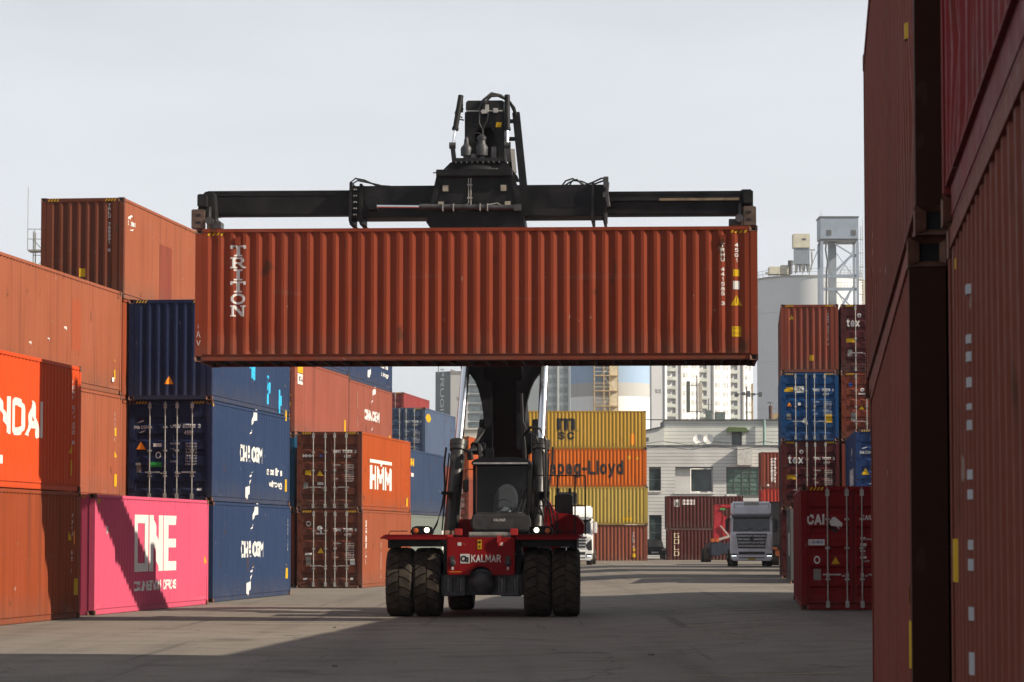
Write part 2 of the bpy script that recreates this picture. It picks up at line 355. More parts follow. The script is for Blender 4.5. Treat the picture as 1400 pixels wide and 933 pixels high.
def doorbp(H):
    z0, z1 = .16, H-.12; bp = [(z0, 0), (z0+.1, 0)]; n = 5; u = z0+.16; p = (z1-z0-.3)/n
    for i in range(n): bp += [(u, 0), (u+.055, .045), (u+p*.42, .045), (u+p*.42+.055, 0)]; u += p
    bp += [(z1-.08, 0), (z1, 0)]; return bp
class Wall:
    def __init__(s, kind, L, H, end='wall'):
        s.kind = kind; s.axis = 'u'; s.L = L
        if kind in 'RL': s.bp = corr(L, .16, .16, .2785, .040)
        elif kind == 'N' and end == 'wall': s.bp = corr(W, .16, .16, .262, .046)
        elif kind == 'N': s.bp = doorbp(H); s.axis = 'v'
        else: s.bp = []
        s.end = end
    def pt(s, u, v, w):
        if s.kind == 'R': return (W/2-.012-w, u, v)
        if s.kind == 'L': return (-(W/2-.012-w), s.L-u, v)
        if s.kind == 'N': return (u-W/2, (.012 if s.end == 'wall' else .032)+w, v)
        if s.kind == 'E': return (W/2-u, s.L-.012-w, v)
        if s.kind == 'NF': return (u-W/2, w-.001, v)
        if s.kind == 'RF': return (W/2+.001-w, u, v)
        if s.kind == 'RT': return (W/2-.004-w, u, v)
    def mesh(s, z0, z1, var=0):
        """corrugated sheet; low down and near its ends it carries a few knocks"""
        bp = s.bp if s.bp else corr(W, .16, .16, .262, .046)
        rd = random.Random(31+var*7+len(bp)); n = 10
        zs = [z0, z0+.09]+[z0+.09+(z1-z0-.18)*i/(n-3) for i in range(1, n-3)]+[z1-.09, z1]
        du = [(rd.choice((rd.uniform(.3, 2.2), rd.uniform(.82, .96)*s.L, rd.uniform(2, 10)/12.2*s.L)), rd.uniform(.2, .75), rd.uniform(.12, .4), rd.uniform(.1, .35), rd.uniform(.012, .034)) for k in range(7)] if s.kind in 'RL' else []
        def dent(u, v):
            q = sum(a*math.exp(-((u-p)/p2)**2-((v-z)/z2)**2) for p, z, p2, z2, a in du)
            return q+.006*math.sin(u*1.3+var)*math.sin((v-z0)/(z1-z0)*math.pi)
        m = MB(); vs = []; k = len(zs)
        for u, d in bp:
            for z in zs:
                e = 0 if z in (z0, z1) else (dent(u, z) if s.kind in 'RL' else 0)
                vs.append(s.pt(u, z, d+max(e, -.003)))
        m.add(vs, [(i*k+j, (i+1)*k+j, (i+1)*k+j+1, i*k+j+1) for i in range(len(bp)-1) for j in range(k-1)]); return m
def mark(c, kind, shape, mat, name='lettering', label=None):
    wl = c['walls'].get(kind) or Wall(kind, c['L'], c['H'])
    vs, fs = shape; bm = bmesh.new(); bv = [bm.verts.new((x, y, 0)) for x, y in vs]
    for f in fs:
        try: bm.faces.new([bv[i] for i in f])
        except ValueError: pass
    ax = 0 if wl.axis == 'u' else 1
    if wl.bp:
        lo = min(v[ax] for v in vs); hi = max(v[ax] for v in vs)
        no = (1,0,0) if ax == 0 else (0,1,0)
        for b, _ in wl.bp:
            if lo < b < hi:
                bmesh.ops.bisect_plane(bm, geom=bm.verts[:]+bm.edges[:]+bm.faces[:], plane_co=(b,0,0) if ax == 0 else (0,b,0), plane_no=no, dist=1e-5)
    for v in bm.verts:
        d = depth_at(wl.bp, v.co[ax]) if wl.bp else 0
        v.co = wl.pt(v.co.x, v.co.y, d-.007)
    me = bpy.data.meshes.new(name); bm.to_mesh(me); bm.free(); me.materials.append(mat)
    o = link(name, me, c['root'])
    if label: o['label'] = label
    return o
def casting_mesh():
    if 'casting' in CACHE: return CACHE['casting']
    bm = bmesh.new(); bmesh.ops.create_cube(bm, size=1)
    for v in bm.verts: v.co = Vector((v.co.x*.168, v.co.y*.178, v.co.z*.116))
    fs = [f for f in bm.faces if abs(f.normal.z) < .5]
    bmesh.ops.inset_individual(bm, faces=fs, thickness=.032, depth=0)
    for f in fs:
        n = f.normal.copy()
        for v in f.verts: v.co -= n*.045
    for f in bm.faces: f.material_index = 0
    for f in fs: f.material_index = 1
    me = bpy.data.meshes.new("corner_casting"); bm.to_mesh(me); bm.free()
    me.materials.append(CASTM); me.materials.append(INSIDE); CACHE['casting'] = me; return me
def container(label, X, d, alpha, lev, mat, side='r', base=0, L=12.192, H=HC, near='wall', far='wall', detail=2,
              group=None, rz=None, z=None, hz=True, end=None):
    a = R_(alpha); sg = -1 if side == 'r' else 1
    if side == 'c': loc = (X, d)
    else: loc = (X+sg*W/2*math.cos(a), d-sg*W/2*math.sin(a))
    zz = base+lev*(H+.003) if z is None else z
    root = thing('shipping_container', label, 'container', (loc[0], loc[1], zz), -a if rz is None else rz, group)
    c = dict(root=root, L=L, H=H, walls={k: Wall(k, L, H, near if k == 'N' else 'wall') for k in ('R', 'L', 'N')})
    K = (round(L, 2), round(H, 2))
    z0, z1 = .155, H-.085
    va = len(label) % 4
    c['walls']['R'].mesh(z0, z1, va).build('side_panel', mat, root, key=('R', K, va)); c['walls']['L'].mesh(z0, z1, va).build('side_panel', mat, root, key=('L', K, va))
    end = end or mat
    if near == 'wall': c['walls']['N'].mesh(.12, H-.10).build('end_panel', end, root, key=('N', K))
    Wall('E', L, H).mesh(.12, H-.10).build('end_panel', mat, root, key=('E', K))
    MB().box(-W/2+.03, W/2-.03, .05, L-.05, H-.045, H-.03).build('roof', mat, root, key=('roof', K))
    MB().box(-W/2+.05, W/2-.05, .07, L-.07, .12, .15).build('floor', UNDER, root, key=('floor', K))
    for sx in (-1, 1):
        for k, (ya, yb) in enumerate(((.004, .155), (L-.155, L-.004))):
            x0, x1 = sorted((sx*(W/2-.004), sx*(W/2-.145)))
            MB().box(x0, x1, ya, yb, .117, H-.117).build('corner_post', end if k == 0 else mat, root, key=('post', K, sx, k))
        x0, x1 = sorted((sx*(W/2-.004), sx*(W/2-.065)))
        MB().box(x0, x1, .156, L-.156, H-.086, H-.012).build('top_rail', mat, root, key=('trail', K, sx))
        x0, x1 = sorted((sx*(W/2-.030), sx*(W/2-.055))); x2, x3 = sorted((sx*(W/2-.034), sx*(W/2-.12)))
        MB().box(x0, x1, .156, L-.156, .03, .145).box(x2, x3, .156, L-.156, .012, .03).box(*sorted((sx*(W/2-.010), sx*(W/2-.062))), .158, L-.158, .146, .154).build('bottom_rail', mat, root, key=('brail', K, sx))
    for k, yy in enumerate((.006, L-.066)):
        MB().box(-W/2+.146, W/2-.146, yy, yy+.06, H-.112, H-.012).build('end_header', end, root, key=('hdr', K, k))
        MB().box(-W/2+.146, W/2-.146, yy+.004, yy+.06, .014, .135).build('end_sill', end, root, key=('sill', K, k))
    if detail:
        me = casting_mesh()
        for sx in (-1, 1):
            for yy in (.088, L-.088):
                for cz in (.058, H-.058): link('corner_casting', me, root, (sx*(W/2-.083), yy, cz))
    if near == 'door': doors(c, end, K, detail)
    if hz and detail:
        for u0 in (.2, W-.56):
            st = [poly((u0+i*.085, H-.105), (u0+i*.085+.04, H-.105), (u0+i*.085+.085, H-.03), (u0+i*.085+.045, H-.03)) for i in range(4)]
            mark(c, 'NF', many(*st), YEL, 'hazard_stripes')
    return c
def doors(c, mat, K, detail):
    H = c['H']; root = c['root']; bp = doorbp(H)
    for s in (-1, 1):
        x0, x1 = sorted((s*.012, s*(W/2-.15))); m = MB(); y = .032
        m.box(x0, x0+.07, y, y+.06, .16, H-.12); m.box(x1-.07, x1, y, y+.06, .16, H-.12)
        vs = []
        for v, dd in bp: vs += [(x0+.07, y+dd, v), (x1-.07, y+dd, v)]
        m.add(vs, [(2*i, 2*i+1, 2*i+3, 2*i+2) for i in range(len(bp)-1)])
        dr = m.build('door', mat, root, key=('door', K, s))
        if not detail: continue
        for q, x in enumerate((.15, .60) if s < 0 else (.20, .64)):
            x *= s; r = MB().cyl((x, -.006, .05), (x, -.006, H-.04), .018, n=8)
            for zc in (.14, H-.16): r.box(x-.045, x+.045, -.03, .012, zc-.075, zc+.075)
            for zc in (.72, 1.45, 2.12): r.box(x-.055, x+.055, -.016, .03, zc-.025, zc+.025)
            r.build('locking_rod', GALV, dr, key=('rod', K, s, q))
            hx = x-s*.05
            MB().bar((x-.30*(1 if q else -.2)*s, -.035, .80+.03*q), (x+.12*s, -.035, .80+.03*q), .02, .035).box(x-.035, x+.035, -.045, .03, .77, .86).build('handle', GALV, dr, key=('handle', K, s, q))
        hh = MB()
        for zc in (.35, 1.05, 1.8, H-.4):
            xa, xb = sorted((s*(W/2-.21), s*(W/2-.10))); hh.box(xa, xb, -.012, .035, zc-.05, zc+.05)
        hh.build('hinge', mat, dr, key=('hinge', K, s))
    MB().box(-.016, .016, .045, .07, .15, H-.12).build('door_gasket', INSIDE, root, key=('gasket', K))
def idmarks(c, num, size='45G1', u=1.36, H=HC, mat=WHITE, wts=True):
    a, b, k = num
    sh = [text2d(a, u, u+.28, H-.80, H-.68, .02), text2d(b, u+.36, u+.72, H-.80, H-.68, .02), text2d(k, u+.80, u+.88, H-.80, H-.68, .02), text2d(size, u+.40, u+.66, H-.99, H-.87, .02)]
    if wts:
        for i, (p, q) in enumerate((("MAX GROSS", "32.500 KG"), ("", "71.650 LB"), ("TARE", "3.700 KG"), ("", "8.160 LB"), ("NET", "28.800 KG"), ("", "63.490 LB"), ("CU.CAP", "76.4 CU.M"), ("", "2.700 CU.FT"))):
            v = H-1.22-i*.085
            if p: sh.append(text2d(p, u, u+.05*len(p)*.62, v-.05, v, .01))
            sh.append(text2d(q, u+.44, u+.44+.33, v-.05, v, .01))
    mark(c, 'N', many(*sh), mat, 'lettering')
def sidetags(c, kind='R', u=None, yv=(1.15, .85), H=HC, light=True):
    u = u or c['L']-.72
    if light:
        t = vert2d("7402 158", u+.18, .09, 2.45, .13, .10, .02); mark(c, kind, t, WHITE, 'lettering')
    mark(c, kind, tri(u, yv[0], .20), YEL, 'warning_triangle')
    mark(c, kind, rect(u-.02, u+.24, yv[1]-.36, yv[1]-.02), YEL, 'warning_plate')

BROWN = paint("oxide_brown", (.205, .038, .017)); RUST = paint("rusty_orange_brown", (.225, .047, .017))
SALMON = paint("faded_salmon_brown", (.245, .075, .038)); HYU = paint("bright_orange_red", (.52, .060, .013), .5, .35)
PINK = paint("magenta_pink", (.50, .075, .14), .5, .3); NAVY = paint("navy_blue", (.020, .036, .085), .5, .7)
DOORSHADE = paint("shaded_door_brown", (.10, .028, .016)); NAVYSHADE = paint("shaded_navy_blue", (.011, .016, .048), .5, .6); HMMO = paint("orange_brown", (.30, .055, .012)); TERRA = paint("terracotta", (.225, .062, .030)); ROSE = paint("dull_rose_brown", (.225, .066, .044))  # door brown and second navy are side paints darkened to carry the ends' shade
SMBL = paint("slate_blue", (.028, .047, .095)); SMBL2 = paint("pale_slate_blue", (.062, .088, .148)); GRGR = paint("grey_green", (.145, .165, .15))
MSCY = paint("ochre_yellow", (.40, .235, .032), .55, .5); HAPO = paint("vivid_orange", (.50, .105, .005), .5, .4); MSCP = paint("pale_yellow", (.38, .27, .06), .55, .6)
MARO = paint("dark_maroon", (.075, .019, .017)); RBR = paint("red_brown", (.165, .038, .023)); TEXM = paint("maroon", (.07, .014, .015))
RBLUE = paint("royal_blue", (.010, .050, .145), .45, .5); CAIR = paint("crimson", (.175, .009, .011), .45, .5); TGREY = paint("mid_grey", (.10, .104, .104))
NEARB = paint("chestnut_brown", (.175, .042, .028)); GAPSHADE = paint("gap_shade_maroon", (.040, .016, .011), .7, .08); NEARR = paint("dark_red", (.18, .012, .015)); BRED = paint("vermilion_red", (.30, .032, .022)); TEAL = paint("petrol_blue", (.007, .05, .10))  # near-black maroon: shade of the narrow gap put into the end paint

gl = 'containers stacked along the left side of the yard'
# front left stack, orange one on brown one
cA = container('rusty orange-brown container on the ground at far left under the bright orange HYUNDAI one', -11.38, 57.4, 6.6, 0, RUST, group=gl)
mark(cA, 'R', tri(11.27, 1.90, .26), YEL, 'warning_triangle'); mark(cA, 'R', rect(11.80, 12.0, .53, .91), YEL, 'warning_plate')
mark(cA, 'R', rect(11.62, 11.72, 1.7, 2.0), ORANGEP, 'label'); mark(cA, 'R', vert2d("HDMU 642 1", 11.55, .09, 2.4, .14, .10), FADED, 'lettering')
cB = container('bright orange-red container lettered HYUNDAI in white, second level at far left', -11.37, 57.25, 6.6, 1, HYU, group=gl)
mark(cB, 'R', text2d("HYUNDAI", 2.2, 9.05, 1.11, 1.97, .035), WHITE, 'lettering'); mark(cB, 'R', rect(5.65, 5.95, .50, .68), WHITE, 'label')
mark(cB, 'R', vert2d("HDMU 547230 8", 11.60, .09, 2.55, .115, .09), FADED, 'lettering'); mark(cB, 'R', tri(11.4, .98, .25), YEL, 'warning_triangle'); mark(cB, 'R', rect(11.34, 11.56, .36, .72), YEL, 'warning_plate')
# second row left
c_ = container('faded brown container hidden behind the pink one, lowest of its stack', -12.24, 71.2, 6.6, 0, SALMON, group=gl)
cD = container('faded salmon-brown container on second level, its end showing between HYUNDAI and navy containers', -12.24, 71.2, 6.6, 1, SALMON, group=gl)
mark(cD, 'R', many(rect(11.5, 11.62, 1.75, 1.98), rect(11.55, 11.68, .36, .7)), YEL, 'warning_plate'); mark(cD, 'R', tri(11.56, 1.25, .2), YEL, 'warning_triangle'); mark(cD, 'R', vert2d("CAXU 9", 11.42, .08, 2.4, .14, .1), WHITE, 'lettering')
cC = container('dented salmon-brown container on top level above and behind the orange HYUNDAI one', -12.27, 71.2, 6.6, 2, SALMON, group=gl)
mark(cC, 'R', rect(6.9, 7.9, .95, 2.3), paint("patch_orange", (.27, .064, .028)), 'repaint_patch', 'fresher orange repaint patch')
mark(cC, 'R', many(rect(11.42, 11.54, 1.80, 1.95), rect(11.45, 11.6, .42, .68)), YEL, 'warning_plate'); mark(cC, 'R', tri(11.5, 1.0, .2), YEL, 'warning_triangle')
mark(cC, 'R', many(rect(11.45, 11.52, 1.3, 1.55), rect(11.15, 11.28, .30, .40), rect(11.3, 11.45, .34, .46)), WHITE, 'label')
mark(cC, 'R', many(*[poly((u, v), (u+.35*s, v+.02), (u+.5*s, v-.1), (u+.2*s, v-.05)) for u, v, s in ((2.9, .9, .5), (3.6, .4, -.5), (4.6, 1.1, .5), (6.2, 1.5, .5))]), FADED, 'scrape_marks')
for k, (nm, mt) in enumerate((('brown container hidden behind the navy stack, lowest of the second row', ROSE), ('brown container hidden behind the navy stack, second of the second row', TERRA), ('brown container hidden behind the topmost navy one, third of the second row', RUST))):
    container(nm, -11.14, 85.6, 6.6, k, mt, group=gl, detail=0)
cE = container('salmon-brown container on fourth level at upper left, highest of the left stacks', -11.12, 85.5, 6.6, 3, SALMON, end=paint('salmon_end_shaded', (.11, .030, .016)), group=gl)  # end paint is the salmon darkened, its shade put into the colour
mark(cE, 'N', vert2d("TRLU 755331 0", 2.0, .075, 2.72, .108, .085), WHITE, 'lettering'); mark(cE, 'N', rect(1.14, 1.32, .62, .86), YEL, 'warning_plate')
mark(cE, 'R', many(text2d("K LINE", .5, 1.5, 2.16, 2.30, .05), poly((.6, 2.36), (.9, 2.5), (1.1, 2.46), (.8, 2.34)), poly((.8, 2.04), (1.3, 2.1), (1.2, 2.02))), WHITE, 'logo')
mark(cE, 'R', rect(4.6, 6.1, .1, 2.0), paint("patch_plum", (.185, .046, .030)), 'repaint_patch', 'darker plum repaint patch')
# pink container
cP = container('bright pink container lettered ONE in large white capitals, standing on the ground', -9.93, 71.55, 7.0, 0, PINK, group=gl)
def onelogo(u0, u1, v0, v1):
    o = many(poly((0,0),(.30,0),(.30,.16),(.09,.16),(.09,.84),(.22,.84),(.22,.16),(.30,.16),(.30,1),(0,1)))
    o = many(rect(0,.08,0,1), rect(.08,.22,0,.15), rect(.08,.22,.85,1), rect(.22,.30,0,1))
    n_ = many(rect(.34,.42,0,1), poly((.42,1),(.42,.62),(.56,0),(.58,0),(.58,.38),(.44,1)), rect(.58,.66,0,1))
    e = many(rect(.70,.79,0,1), rect(.79,1,0,.17), rect(.79,.98,.42,.58), rect(.79,1,.83,1))
    return box2(many(o, n_, e), u0, u1, v0, v1)
mark(cP, 'R', onelogo(3.96, 8.4, .99, 2.43), WHITE, 'logo'); mark(cP, 'R', text2d("OCEAN NETWORK EXPRESS", 3.96, 8.4, .49, .77, .045), WHITE, 'lettering')
mark(cP, 'R', tri(11.85, 1.25, .24), YEL, 'warning_triangle'); mark(cP, 'R', vert2d("ONEU 28", 11.75, .07, 1.95, .1, .08), WHITE, 'lettering'); mark(cP, 'R', rect(1.2, 1.3, 1.95, 2.12), WHITE, 'scuff_mark')
mark(cP, 'R', many(*[poly((.24+i*.14, 2.66), (.30+i*.14, 2.66), (.36+i*.14, 2.78), (.30+i*.14, 2.78)) for i in range(3)]), YEL, 'hazard_stripes')
# navy stack
cH = container('navy blue container with white CMA CGM lettering, on the ground right of the pink one', -8.56, 86.04, 6.3, 0, NAVY, group=gl)
mark(cH, 'R', cma(4.1, 7.6, 1.24, 1.76), WHITE, 'logo'); sidetags(cH, u=11.5, yv=(1.05, .9))
cG = container('navy blue container with closed doors and slogan beside CMA CGM, second level of navy stack', -8.6, 85.95, 6.3, 1, NAVY, near='door', end=NAVYSHADE, group=gl)
mark(cG, 'R', cma(4.1, 7.6, 1.24, 1.76), WHITE, 'logo')
mark(cG, 'R', many(text2d("ecoline", 8.4, 10.9, .93, 1.17, .03), text2d("technology", 8.6, 10.95, .50, .76, .03)), WHITE, 'lettering'); mark(cG, 'R', many(rect(11.45, 11.7, .45, .85)), YEL, 'warning_plate'); mark(cG, 'R', rect(.1, .3, 2.72, 2.8), YEL, 'label')
idmarks(cG, ("CMAU", "855681", "3"), u=1.22)
mark(cG, 'N', many(text2d("CMA CGM", .10, .58, 2.07, 2.17, .02), poly((.22, 2.24), (.42, 2.29), (.42, 2.33), (.30, 2.29)), poly((.30, 1.97), (.38, 1.97), (.50, 2.03), (.42, 2.02)), rect(.72, .96, 1.56, 1.66), disc(.86, 1.32, .08, .10, 14, .7), rect(1.0, 1.02, 1, 1.01), rect(2.0, 2.14, .30, .38)), WHITE, 'logo')
mark(cG, 'N', tri(.36, 1.60, .28), ORANGEP, 'warning_triangle'); mark(cG, 'N', rect(.64, .96, .98, 1.12), GREENP, 'label'); mark(cG, 'N', rect(.16, .36, .82, 1.10), GREYP, 'number_plate')
cF = container('navy blue container with corrugated front end facing camera, topmost of the navy stack', -8.6, 85.8, 6.3, 2, NAVY, end=NAVYSHADE, group=gl)
mark(cF, 'N', tri(1.18, .57, .27), ORANGEP, 'warning_triangle')
mark(cF, 'R', many(*[rect(5.2+i*.34, 5.5+i*.34, 1.25-.16*i+(.12 if i % 2 else 0), 1.95-.18*i) for i in range(4)]+[rect(8.4, 8.62, .25, 1.15), rect(8.7, 8.9, .6, .95), rect(10.3, 10.55, .05, .8), rect(10.6, 10.8, .3, .62)]), CYAN, 'spray_paint', 'rough cyan spray paint patches')
sidetags(cF, u=11.5, yv=(1.05, .2), light=False)
# brown door stack
cJ = container('brown container with closed doors on the ground, terracotta side with stacked white letters', -5.53, 110.9, 6.6, 0, TERRA, near='door', end=DOORSHADE, group=gl)
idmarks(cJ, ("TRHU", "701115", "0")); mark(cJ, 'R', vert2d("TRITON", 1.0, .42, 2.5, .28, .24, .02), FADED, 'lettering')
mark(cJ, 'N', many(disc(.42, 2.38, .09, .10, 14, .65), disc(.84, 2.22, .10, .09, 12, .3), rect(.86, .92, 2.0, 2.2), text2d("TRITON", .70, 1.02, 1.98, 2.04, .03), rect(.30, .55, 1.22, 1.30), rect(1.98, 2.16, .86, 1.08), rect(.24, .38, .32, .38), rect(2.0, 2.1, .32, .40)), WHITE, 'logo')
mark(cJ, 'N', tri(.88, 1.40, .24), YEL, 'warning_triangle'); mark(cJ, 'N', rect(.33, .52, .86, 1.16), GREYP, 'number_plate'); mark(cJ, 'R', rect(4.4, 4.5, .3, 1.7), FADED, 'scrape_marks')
cI = container('orange-brown container with HMM logo on its sunlit side, above the terracotta one', -5.56, 111, 6.6, 1, HMMO, near='door', end=DOORSHADE, group=gl)
idmarks(cI, ("HMMU", "650838", "2"))
mark(cI, 'R', many(text2d("HMM", 2.1, 7.2, .80, 1.70, .05), poly((2.0, 1.80), (4.4, 1.80), (4.7, 1.68), (5.0, 1.80), (7.3, 1.80), (7.3, 1.93), (2.0, 1.93))), WHITE, 'logo')
mark(cI, 'N', many(text2d("HMM", .22, .62, 1.93, 2.05, .04), rect(.77, .99, .92, 1.02)), WHITE, 'logo'); mark(cI, 'N', rect(.86, .96, 1.96, 2.02), BLUEP, 'label')
mark(cI, 'N', rect(.31, .53, 1.28, 1.46), YEL, 'label'); mark(cI, 'N', tri(.86, 1.36, .24), YEL, 'warning_triangle'); mark(cI, 'N', rect(.24, .42, .78, 1.02), GREYP, 'number_plate')
sidetags(cI, u=11.2, yv=(1.2, .6), light=False)
# row behind
cK0 = container('brown container squeezed behind the navy stack, lowest of its stack', -8.3, 114.6, 6.6, 0, RBR, near='door', group=gl); idmarks(cK0, ("TCNU", "430118", "5"))
cK1 = container('petrol blue container glimpsed in the gap beside the brown HMM doors', -8.3, 114.5, 6.6, 1, TEAL, near='door', group=gl); idmarks(cK1, ("KMTU", "982210", "5"))
cK = container('dull rose container on third level with yellow and white sticker at its top corner', -8.3, 114.5, 6.6, 2, ROSE, near='door', group=gl)
mark(cK, 'R', rect(.72, 1.8, 2.42, 2.76), YEL, 'label'); mark(cK, 'R', rect(.72, 1.8, 1.98, 2.38), WHITE, 'label'); mark(cK, 'R', text2d("ICN", .85, 1.7, 2.06, 2.32, .04), BLACKP, 'lettering')
mark(cK, 'R', rect(11.3, 11.6, .45, 1.0), YEL, 'warning_plate'); mark(cK, 'N', rect(2.05, 2.3, 1.05, 1.55), YEL, 'label'); idmarks(cK, ("BMOU", "554910", "1"))
cM0 = container('navy container lying on the dull rose one, mostly hidden by the lifted container', -8.3, 114.5, 6.6, 3, NAVY, group=gl)
for k, mt in ((0, TERRA), (1, RUST)): container(('brown container hidden behind the HMM stack, ' + ('lowest' if k == 0 else 'second') + ' of its stack'), -7.02, 129.1, 6.4, k, mt, group=gl, detail=0)
cL = container('dull rose container with white CMA CGM lettering, third level beyond the sticker one', -7.0, 129, 6.4, 2, ROSE, group=gl)
mark(cL, 'R', cma(4.2, 8.4, 1.30, 1.80), WHITE, 'logo'); mark(cL, 'R', rect(11.5, 11.8, .3, .85), YEL, 'warning_plate'); mark(cL, 'R', rect(2.2, 2.35, .9, 2.5), FADED, 'scrape_marks')
cM = container('navy container with part of white slogan, fourth level over the rose CMA CGM one', -7.0, 129, 6.4, 3, NAVY, group=gl)
mark(cM, 'R', cma(4.2, 8.0, 1.4, 1.9), WHITE, 'logo'); mark(cM, 'R', many(text2d("ecoline", 8.8, 11.0, .98, 1.2, .03), text2d("technology", 9.0, 11.1, .56, .8, .03)), WHITE, 'lettering')
cN0 = container('grey-green container on the ground behind the reach stacker lamp', -4.52, 132.1, 6.4, 0, GRGR, group=gl); mark(cN0, 'R', rect(1.5, 3.2, 1.6, 2.3), WHITE, 'label'); mark(cN0, 'R', rect(11, 11.6, 1.3, 2.2), WHITE, 'label')
cN = container('slate blue container with yellow SM mark, resting on the grey-green one', -4.55, 132.2, 6.4, 1, SMBL, group=gl)
mark(cN, 'R', text2d("SM", .15, 1.75, 2.15, 2.5, .06), YEL, 'logo'); mark(cN, 'R', rect(.4, .8, 1.75, 1.86), REDP, 'label'); mark(cN, 'R', rect(.9, 1.6, 1.68, 1.84), WHITE, 'label')
for k in (0, 1): container('red-brown container under the pale slate blue one, ' + ('on the ground' if k == 0 else 'second level'), -4.54, 157.1, 6.4, k, RBR, near='door', group=gl, detail=k)
cO = container('pale slate blue container with dark doors, third level left of the chrome rod', -4.54, 157, 6.4, 2, SMBL2, near='door', group=gl)
idmarks(cO, ("SMCU", "120358", "9")); mark(cO, 'R', disc(1.3, 2.38, .9, .22, 16), YEL, 'logo'); mark(cO, 'N', disc(1.2, .55, .12, .12), WHITE, 'label')
for k in range(3): container('brown container under the small distant red one, ' + ('lowest', 'second', 'third')[k] + ' from the ground', -7.22, 200.2, 6.5, k, RBR, group=gl, detail=0)
container('small distant red container topmost of its stack, against the sky left of the tower', -7.22, 200, 6.5, 3, paint("faded_crimson", (.2, .035, .035)), near='door', group=gl)
for k in range(3):
    cq = container('red-orange container with ribbed doors behind left lift cylinder, ' + ('on the ground', 'second level', 'third level')[k], -2.9, 201+.1*k, 6.5, k, HMMO if k == 2 else RBR, near='door', group=gl); idmarks(cq, ("TGBU", "51183"+str(k), "7"))
# broadside stack at the back
gb = 'containers stacked broadside at the back of the yard'
def broad(label, X, d, lev, mat, base=0, L=12.192, H=HC, ang=0, z=None, **k):
    return container(label, X, d+W/2, 0, lev, mat, side='c', base=base, L=L, H=H, group=gb, rz=R_(-90-ang), z=z, **k)
def msc(c, u0, v0=.6, s=1.0):
    def mm(): return many(rect(0,.25,0,.78), rect(.38,.63,0,.78), rect(.76,1,0,.78), poly((0,.78),(1,.78),(1,.86),(.97,.94),(.88,1),(.72,1),(.62,.93),(.55,1),(.38,1),(.3,.95),(.25,1),(0,1)))
    mark(c, 'R', many(box2(mm(), u0, u0+1.42, v0+.74, v0+1.64), rect(u0-.2, u0+1.75, v0+.655, v0+.70), text2d("sc", u0+.05, u0+1.40, v0, v0+.62, .03)), BLACKP, 'logo')
c1 = broad('brown ribbed container on the ground at the back, under three yellow and orange ones', -1.85, 229.2, 0, paint("warm_brown", (.20, .06, .035)))
mark(c1, 'R', vert2d("TCLU 4", 11.1, .16, 2.3, .2, .16), WHITE, 'lettering'); mark(c1, 'R', many(rect(11.05, 11.25, .9, 1.1), rect(11.0, 11.3, .42, .7)), YEL, 'warning_plate')
c2 = broad('pale yellow container at the back between orange and brown ones, black logo partly hidden', -1.82, 229.1, 1, MSCP); msc(c2, 5.35, .85); mark(c2, 'R', rect(10.2, 11.0, .3, .55), YEL, 'warning_plate')
c3 = broad('vivid orange container with black Hapag-Lloyd lettering at the back', -1.9, 229.15, 2, HAPO)
mark(c3, 'R', text2d("Hapag-Lloyd", 4.0, 10.4, .62, 2.0, .035), BLACKP, 'lettering'); mark(c3, 'R', many(rect(10.7, 10.95, 2.1, 2.35), tri(11.5, 2.2, .3)), YEL, 'warning_plate')
c4 = broad('ochre yellow container with black logo, topmost of the broadside back stack', -1.95, 229.1, 3, MSCY); msc(c4, 5.35, .68); mark(c4, 'R', rect(11.0, 11.35, .3, 1.15), ORANGEP, 'warning_plate')
c5 = broad('dark maroon container lettered GOLD down its side, on the ground before the office', 12.2, 236, 0, MARO, L=6.058, H=2.591)
def outl(ch, u, v, w_, h, t=.09):
    b = {'G': many(rect(0,t,0,1), rect(t,1,0,.16), rect(t,1,.84,1), rect(1-t,1,.16,.5), rect(.55,1-t,.4,.5)), 'O': many(rect(0,t,0,1), rect(1-t,1,0,1), rect(t,1-t,0,.16), rect(t,1-t,.84,1)), 'L': many(rect(0,t,0,1), rect(t,1,0,.16)), 'D': many(rect(0,t,0,1), rect(1-t,1,.12,.88), rect(t,1-t,0,.16), rect(t,1-t,.84,1))}[ch]
    return box2(b, u-w_/2, u+w_/2, v, v+h)
mark(c5, 'R', many(*[outl(ch, .72, 1.9-i*.47, .40, .36, .16) for i, ch in enumerate("GOLD")]), CREAM, 'lettering')
c6 = broad('dark maroon container with two small white labels, on top of the GOLD one', 12.12, 236.05, 1, MARO, L=6.058, H=2.591)
mark(c6, 'R', many(rect(.62, 1.05, 1.75, 2.3), rect(1.25, 2.25, 1.9, 2.3)), WHITE, 'label'); mark(c6, 'R', poly((.7, 1.8), (1, 1.8), (.95, 2.2), (.8, 2.1)), BLACKP, 'logo'); mark(c6, 'R', text2d("SINOKOR", 1.3, 2.2, 2.02, 2.18, .04), REDP, 'lettering')
for k, (lb, mt) in enumerate((('vermilion container hidden behind the silver truck, lowest of its small stack', BRED), ('bright vermilion ribbed container right behind the silver truck', BRED), ('red-brown container with vertical white letters at back right, on the vermilion one', RBR))):
    c7 = broad(lb, 19.75, 238+.05*k, k, mt, L=6.058)
mark(c7, 'R', rot2d(text2d("textainer", .05, 2.0, 1.2, 1.75, .03), 1.02, 1.47, -math.pi/2), WHITE, 'lettering'); mark(c7, 'R', rect(.45, .65, .2, .34), WHITE, 'label')

